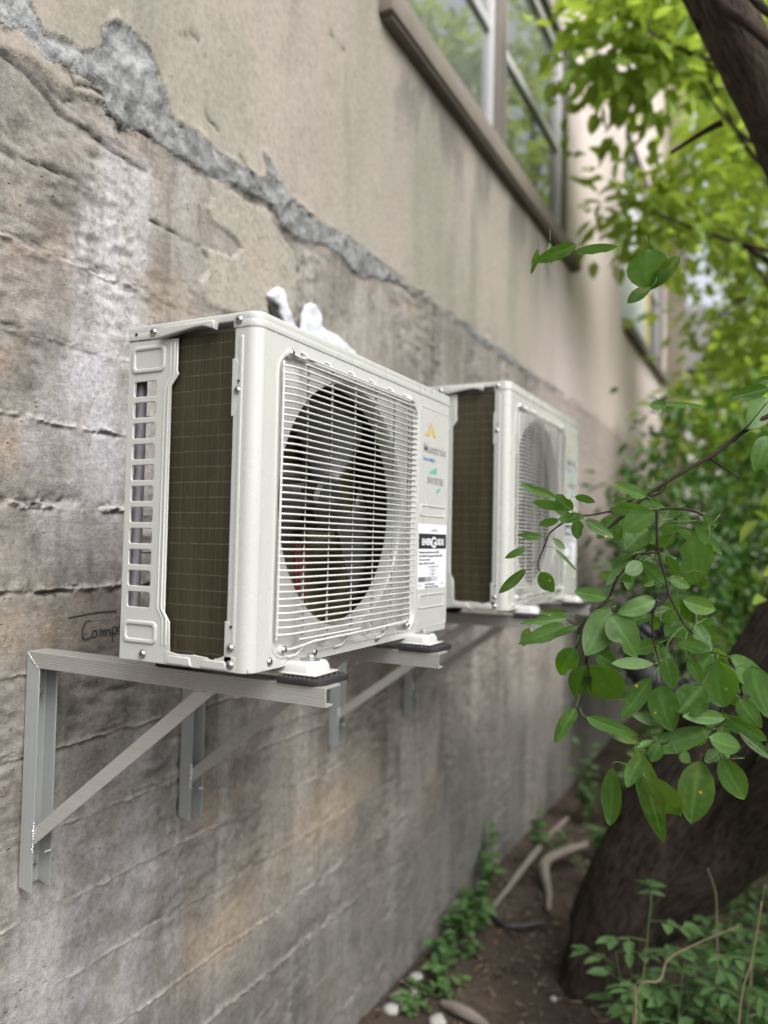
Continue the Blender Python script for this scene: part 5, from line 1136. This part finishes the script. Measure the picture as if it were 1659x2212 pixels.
tree((4.2, 11.0), 'rounded tree far to the right, mirrored in the far window', [((4.0, 11.0, 6.0), (1.8, 2.4, 2.2), 70), ((3.8, 11, 9.2), (1.8, 2.4, 1.6), 45)], 20, .15, 'crown', 9, (0, 0), .18, clump=.3)
def bush(x, y, h, r, label, mat='crown2', k=40, per=18, size=.07, zc=.55):
    t = empty('shrub', (x, y, 0), label, 'shrub', 'shrubs along the path'); rr = random.Random(int(x*100+y*10))
    mb = MB()
    for q in range(7): a = rr.uniform(0, 6.28); e = Vector((math.cos(a)*r*.6, math.sin(a)*r*.6, h*rr.uniform(.6, .95))); mb.tube([(0, 0, -.03), tuple(e*.45+Vector((0, 0, h*.12))), tuple(e)], [.014, .010, .004], 6)
    mb.build('stems', 'bark2', t); crown(t, [((0, 0, h*zc), (r, r, h*.48), k)], per, size, mat, 'foliage', .11, .1); return t
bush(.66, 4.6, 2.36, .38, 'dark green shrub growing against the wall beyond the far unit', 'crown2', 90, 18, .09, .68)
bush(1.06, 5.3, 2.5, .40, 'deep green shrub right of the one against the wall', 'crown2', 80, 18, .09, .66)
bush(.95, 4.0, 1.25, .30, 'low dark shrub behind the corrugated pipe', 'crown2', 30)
bush(1.25, 6.6, 2.1, .6, 'bright shrub in the gap left of the leaning trunk', 'crown', 60)
bush(.75, 8.2, 2.0, .6, 'shrub at the foot of the beige pier', 'crown', 60)
bush(1.6, 9.2, 2.4, .8, 'wide bright shrub below the yellow green tree', 'crown', 80, 18, .085)
bush(1.75, 4.9, 1.7, .5, 'leafy shrub right behind the lower fork of the leaning tree', 'crown', 50)
bush(.55, 12.3, 1.9, .8, 'pale shrub at the end of the path beyond the building', 'crown', 60, 16, .1)

# pale house far behind
hs_ = empty('house', (2.5, 21, 0), 'pale sided house glimpsed through the leaves beyond the trees', 'house')
mb = MB(); mb.box(-7, 7, 0, 6, -.2, 6.4); mb.build('wall', 'siding', hs_, False)
mb = MB(); mb.add([(-7.3, -.4, 6.4), (7.3, -.4, 6.4), (7.3, 3, 9), (-7.3, 3, 9), (7.3, 6.4, 6.4), (-7.3, 6.4, 6.4)], [(0, 1, 2, 3), (3, 2, 4, 5), (0, 3, 5), (1, 4, 2), (0, 5, 4, 1)]); mb.build('roof', 'roof', hs_, False)
for x in (-4.5, -2, .6):
    mb = MB(); mb.box(x-.5, x+.5, -.04, .02, 2.2, 3.8); f_ = mb.build('window', 'frame', hs_, False); mb = MB(); mb.box(x-.42, x+.42, -.06, -.041, 2.28, 3.72); mb.build('pane', 'glass', f_, False)

# ------------------------------------------------------------------ pipe, wood, stones, small plants
def corr(label, pts, r, name='corrugated_pipe', pitch=.016):
    P = [Vector(p) for p in pts]; Q = []; n = len(P)
    for i in range(n-1):
        p0, p1, p2, p3 = P[max(i-1, 0)], P[i], P[i+1], P[min(i+2, n-1)]; k = max(4, int((p2-p1).length/(pitch/4)))
        for j in range(k): t = j/k; Q.append(.5*((2*p1)+(p2-p0)*t+(2*p0-5*p1+4*p2-p3)*t*t+(3*p1-p0-3*p2+p3)*t**3))
    mb = MB(); mb.tube(Q, [r*(1+.10*(1 if (i//2) % 2 else -1)) for i in range(len(Q))], 16); tag(mb.build(name, 'hose', None, angle=25), label, 'pipe')
corr('black corrugated drain pipe looping down through the leaves behind the branch', PIPE1, .042)
corr('black bent hose lying across the dirt path', [(.38, 2.52, .03), (.30, 2.44, .03), (.22, 2.42, .025), (.14, 2.50, .02)], .011, 'hose', .02)
def fallen(label, pts, seed): 
    o = bark_tube('fallen_branch', pts, 'wood', None, 12, .25, seed, 8); tag(o, label, 'fallen branch', 'bleached branches on the path')
fallen('long straight pale branch lying from the path towards the wall', [(.124, 2.552, .02, .010), (.15, 2.72, .06, .014), (.173, 2.871, .10, .015), (.222, 3.153, .17, .014), (.26, 3.4, .2, .011)], 4)
fallen('crooked pale branch with a bend beside the straight one', [(.358, 2.661, .02, .012), (.32, 2.8, .045, .018), (.266, 2.929, .07, .024), (.249, 3.021, .095, .025), (.30, 3.12, .115, .024), (.40, 3.27, .13, .016)], 9)
fallen('flat splintered piece of pale wood at the bottom edge of the view', [(.21, 1.75, .02, .014), (.29, 1.73, .03, .024), (.378, 1.714, .02, .018), (.45, 1.66, .015, .01)], 12)
def stone(x, y, r, label, k):
    bm = bmesh.new(); bmesh.ops.create_icosphere(bm, subdivisions=3, radius=1); rr = random.Random(k); s = (r*rr.uniform(.9, 1.3), r*rr.uniform(.8, 1.1), r*rr.uniform(.55, .8))
    V = np.array([v.co[:] for v in bm.verts]); n = fbm(V[:, 0]+k, V[:, 1]+V[:, 2], 1.3, 3, k)
    for v, q in zip(bm.verts, n): v.co = Vector((v.co.x*s[0], v.co.y*s[1], v.co.z*s[2]))*(1+.5*(q-.5))
    me = bpy.data.meshes.new('stone'); bm.to_mesh(me); bm.free(); o = link('stone', me, 'stone', None, True, 180); o.location = (x, y, G(x, y)+s[2]*.45); o.rotation_euler = (0, 0, rr.uniform(0, 6)); tag(o, label, 'stone', 'pale stones at the foot of the wall')
for k, (x, y, r, lab) in enumerate([(.055, 1.858, .026, 'uppermost pale round stone in the weeds at the wall foot'), (.085, 1.775, .022, 'second pale stone, just below the uppermost one'), (.07, 1.70, .036, 'largest pale stone, close to the wall foot'), (.065, 1.615, .030, 'flattened pale stone touching the wall foot'), (.236, 1.645, .034, 'pale stone at the bottom edge, out from the wall'), (.56, 2.0, .012, 'tiny white pebble on the dirt left of the tree'), (.66, 1.86, .012, 'tiny white pebble right at the foot of the tree')]): stone(x, y, r, lab, k)

def rosette(x, y, h, n, size, label, name='weed', group='low weeds along the wall foot', spread=.06, mat='weed', z0=None):
    t = empty(name, (x, y, G(x, y) if z0 is None else z0), label, 'weed', group); mb = MB(); P = []; A = []; N = []; rr = random.Random(int(abs(x)*1000+y*100))
    for k in range(max(3, n//5)):
        a = rr.uniform(0, 6.28); e = Vector((math.cos(a)*spread*rr.uniform(.3, 1.2), math.sin(a)*spread*rr.uniform(.3, 1.2), h*rr.uniform(.45, 1.1))); m = e*.5+Vector((0, 0, h*.12)); mb.tube([(0, 0, -.01), tuple(m), tuple(e)], [.0022, .0018, .001], 5)
        for q in range(5):
            s = rr.uniform(.35, 1); p = Vector((0, 0, 0)).lerp(e, s); b = rr.uniform(0, 6.28); P.append(p); A.append((math.cos(b), math.sin(b), rr.uniform(-.2, .5))); N.append((rr.uniform(-.4, .4), rr.uniform(-.4, .4), 1))
    mb.build('stems', 'stem', t); n = len(P); leaf_cloud('leaves', np.array([p[:] for p in P]), np.array(A), np.array(N), size*rngc.uniform(.7, 1.25, n), size*rngc.uniform(.6, .8, n), mat, t, fold=.12)
    return t
spots = [(.10, 1.66, .06, 14, .04), (.15, 1.76, .08, 16, .045), (.15, 1.88, .08, 18, .05), (.10, 1.99, .10, 20, .055), (.10, 2.10, .11, 24, .06), (.08, 2.22, .13, 26, .06), (.12, 2.33, .15, 32, .065), (.10, 2.46, .17, 28, .065), (.07, 2.60, .24, 26, .06), (.05, 2.74, .32, 22, .06), (.17, 2.16, .07, 12, .05), (.24, 1.84, .05, 10, .04), (.30, 3.25, .22, 24, .06), (.18, 3.05, .35, 18, .08), (.42, 3.4, .25, 30, .06), (.50, 3.05, .15, 22, .055), (.13, 1.70, .06, 10, .04), (.25, 3.9, .5, 40, .07), (.5, 3.9, .5, 40, .07)]
WL = ['lowest weed by the bottom edge stones', 'clump of round leaves beside the pale stones', 'broad leaved clump above the stones', 'dense clump hugging the wall foot', 'clump of pale rounded leaves midway along the wall foot', 'taller clump standing over the wall foot', 'largest clump of glossy leaves beside the path', 'dark clump just before the leaning branches', 'upright weed climbing the wall foot', 'tall thin weed at the start of the straight pale branch', 'small weed spreading on to the path', 'sparse seedling on bare soil out from the wall', 'weed between the two pale branches', 'pale leaved sprig over the straight branch', 'weed clump beyond the crooked branch', 'weed clump at the left edge of the tree trunk', 'tiny weed among the stones', 'tall weeds farthest along the wall foot', 'leafy weeds farthest along the path']
for (x, y, h, n, s), l in zip(spots, WL): rosette(x, y, h, n, s, l)

def pinnate(x, y, h, n, size, label, lean):
    t = empty('seedling', (x, y, G(x, y)), label, 'seedling', 'leafy seedlings in front of the trunk'); rr = random.Random(int(x*997+y*131)); P = []; A = []; N = []; mb = MB()
    top = Vector((lean[0], lean[1], h)); mb.tube([(0, 0, -.02), (lean[0]*.2, lean[1]*.2, h*.5), tuple(top)], [.0042, .0034, .0016], 6)
    for k in range(n):
        s = .45+.55*k/max(1, n-1); p = Vector((lean[0]*s*s, lean[1]*s*s, h*s)); a = k*2.4+rr.uniform(-.4, .4); L = size*rr.uniform(1.5, 2.1); e = p+Vector((math.cos(a)*L, math.sin(a)*L, L*rr.uniform(-.05, .35))); mb.tube([tuple(p), tuple(p.lerp(e, .5)+Vector((0, 0, .01))), tuple(e)], [.0016, .0013, .0008], 5)
        d = (e-p).normalized(); sd_ = d.cross(Vector((0, 0, 1)))
        for f_, dd in ((1., d), (.92, d+sd_*1.1), (.92, d-sd_*1.1), (.5, d*.5+sd_), (.5, d*.5-sd_)):
            P.append(p.lerp(e, f_)); A.append(dd+Vector((0, 0, rr.uniform(-.3, .1)))); N.append((rr.uniform(-.3, .3), rr.uniform(-.3, .3), 1))
    mb.build('stem', 'stem', t); m = len(P); leaf_cloud('leaves', np.array([p[:] for p in P]), np.array([a[:] for a in A]), np.array(N), size*rngc.uniform(.8, 1.2, m), size*rngc.uniform(.5, .62, m), 'weed', t, fold=.12)
for i, (x, y, h, n, s, lean, l) in enumerate([(.93, 1.55, .62, 7, .062, (.03, .06), 'tallest seedling, its leaflets against the dark trunk'), (.90, 1.62, .42, 6, .06, (-.05, .02), 'seedling with dark leaflets left of the tallest one'), (1.03, 1.60, .40, 7, .06, (.02, .02), 'bushy seedling right of the tallest one'), (1.12, 1.45, .28, 7, .06, (.03, 0), 'seedling with broad pale leaflets near the bottom right corner'), (1.02, 1.40, .2, 6, .055, (0, .02), 'low seedling at the bottom edge in front of the trunk'), (1.18, 1.75, .42, 8, .06, (.03, .0), 'seedling at the right edge below the limb'), (1.20, 1.35, .2, 6, .07, (.02, 0), 'nearest seedling in the bottom right corner'), (1.10, 1.85, .3, 8, .055, (0, 0), 'leafy seedling just right of the trunk foot'), (1.22, 1.6, .5, 8, .05, (.02, .02), 'thin seedling beside the dry stalks'), (1.08, 1.72, .36, 9, .065, (-.03, .0), 'broad seedling between the trunk and the limb'), (1.22, 1.9, .5, 9, .06, (.02, 0), 'tall seedling under the limb by the right edge'), (1.13, 1.3, .26, 8, .065, (-.03, .02), 'pale seedling low in the bottom right corner'), (1.0, 1.72, .26, 8, .06, (-.02, 0), 'short seedling close to the trunk foot'), (1.16, 2.05, .45, 9, .055, (0, 0), 'seedling farthest back under the limb')]):
    pinnate(x, y, h, n, s, l, lean)
def stalk(pts, label):
    o = bark_tube('dry_stalk', [(*p, .0036-.0019*i/(len(pts)-1)) for i, p in enumerate(pts)], 'stalk', None, 7, .2, 3, 6); tag(o, label, 'dry stalk', 'dry stalks in front of the trunk')
stalk(STALKS[0], 'dry curved stalk arching in front of the trunk to the right'); stalk(STALKS[1], 'short dry stub sticking up at the bottom edge')
stalk(STALKS[2], 'thin dry twig slanting across the dark trunk'); stalk(STALKS[3], 'straight dry stalk near the bottom right corner'); stalk(STALKS[4], 'thin dry stalk standing at the right edge')
rosettes2 = [(1.0, 1.9, .2, 40, .055), (1.15, 2.05, .25, 45, .055), (1.25, 1.9, .22, 45, .055), (1.12, 1.62, .15, 40, .055), (1.25, 2.3, .3, 50, .06), (1.05, 1.50, .12, 30, .05), (1.22, 1.5, .16, 40, .055)]
RL = ['ground weed clump touching the right side of the trunk foot', 'ground weed clump under the limb', 'ground weed clump at the right edge under the limb', 'dark ground weed below the seedlings', 'ground weed farthest back under the limb', 'ground weed closest to the bottom edge', 'ground weed in the bottom right corner']
for (x, y, h, n, s), l in zip(rosettes2, RL): rosette(x, y, h, n, s, l, group='ground weeds right of the trunk', spread=.11)

# dead leaves and crumbs on the soil, and far undergrowth: nobody could count them
n = 3800; px = rngc.uniform(.02, 1.5, n)**1.0; py = rngc.uniform(1.3, 5.5, n); P = np.stack([px, py, gz(px, py)+.006], 1); A = unit(n); A[:, 2] *= .25; N = unit(n)*.35; N[:, 2] += 1
o = leaf_cloud('leaf_litter', P, A, N, rngc.uniform(.006, .05, n)**1.0, rngc.uniform(.003, .022, n), 'litter'); tag(o, 'dead leaves and bits of bark scattered on the soil', 'leaf litter', kind='stuff')
n = 9000; px = rngc.uniform(.75, 3.2, n); py = rngc.uniform(2.6, 11, n); k_ = (px > 1.0-.05*(py-2.6)); px, py = px[k_], py[k_]; n = len(px); P = np.stack([px, py, gz(px, py)+rngc.random(n)**2*.45*ss(py, 2.4, 4)+.03], 1); A = unit(n); A[:, 2] *= .5; N = unit(n)*.6; N[:, 2] += 1
o = leaf_cloud('ground_cover', P, A, N, rngc.uniform(.04, .08, n), rngc.uniform(.025, .045, n), 'weed'); tag(o, 'green undergrowth covering the ground behind the tree', 'ground cover', kind='stuff')
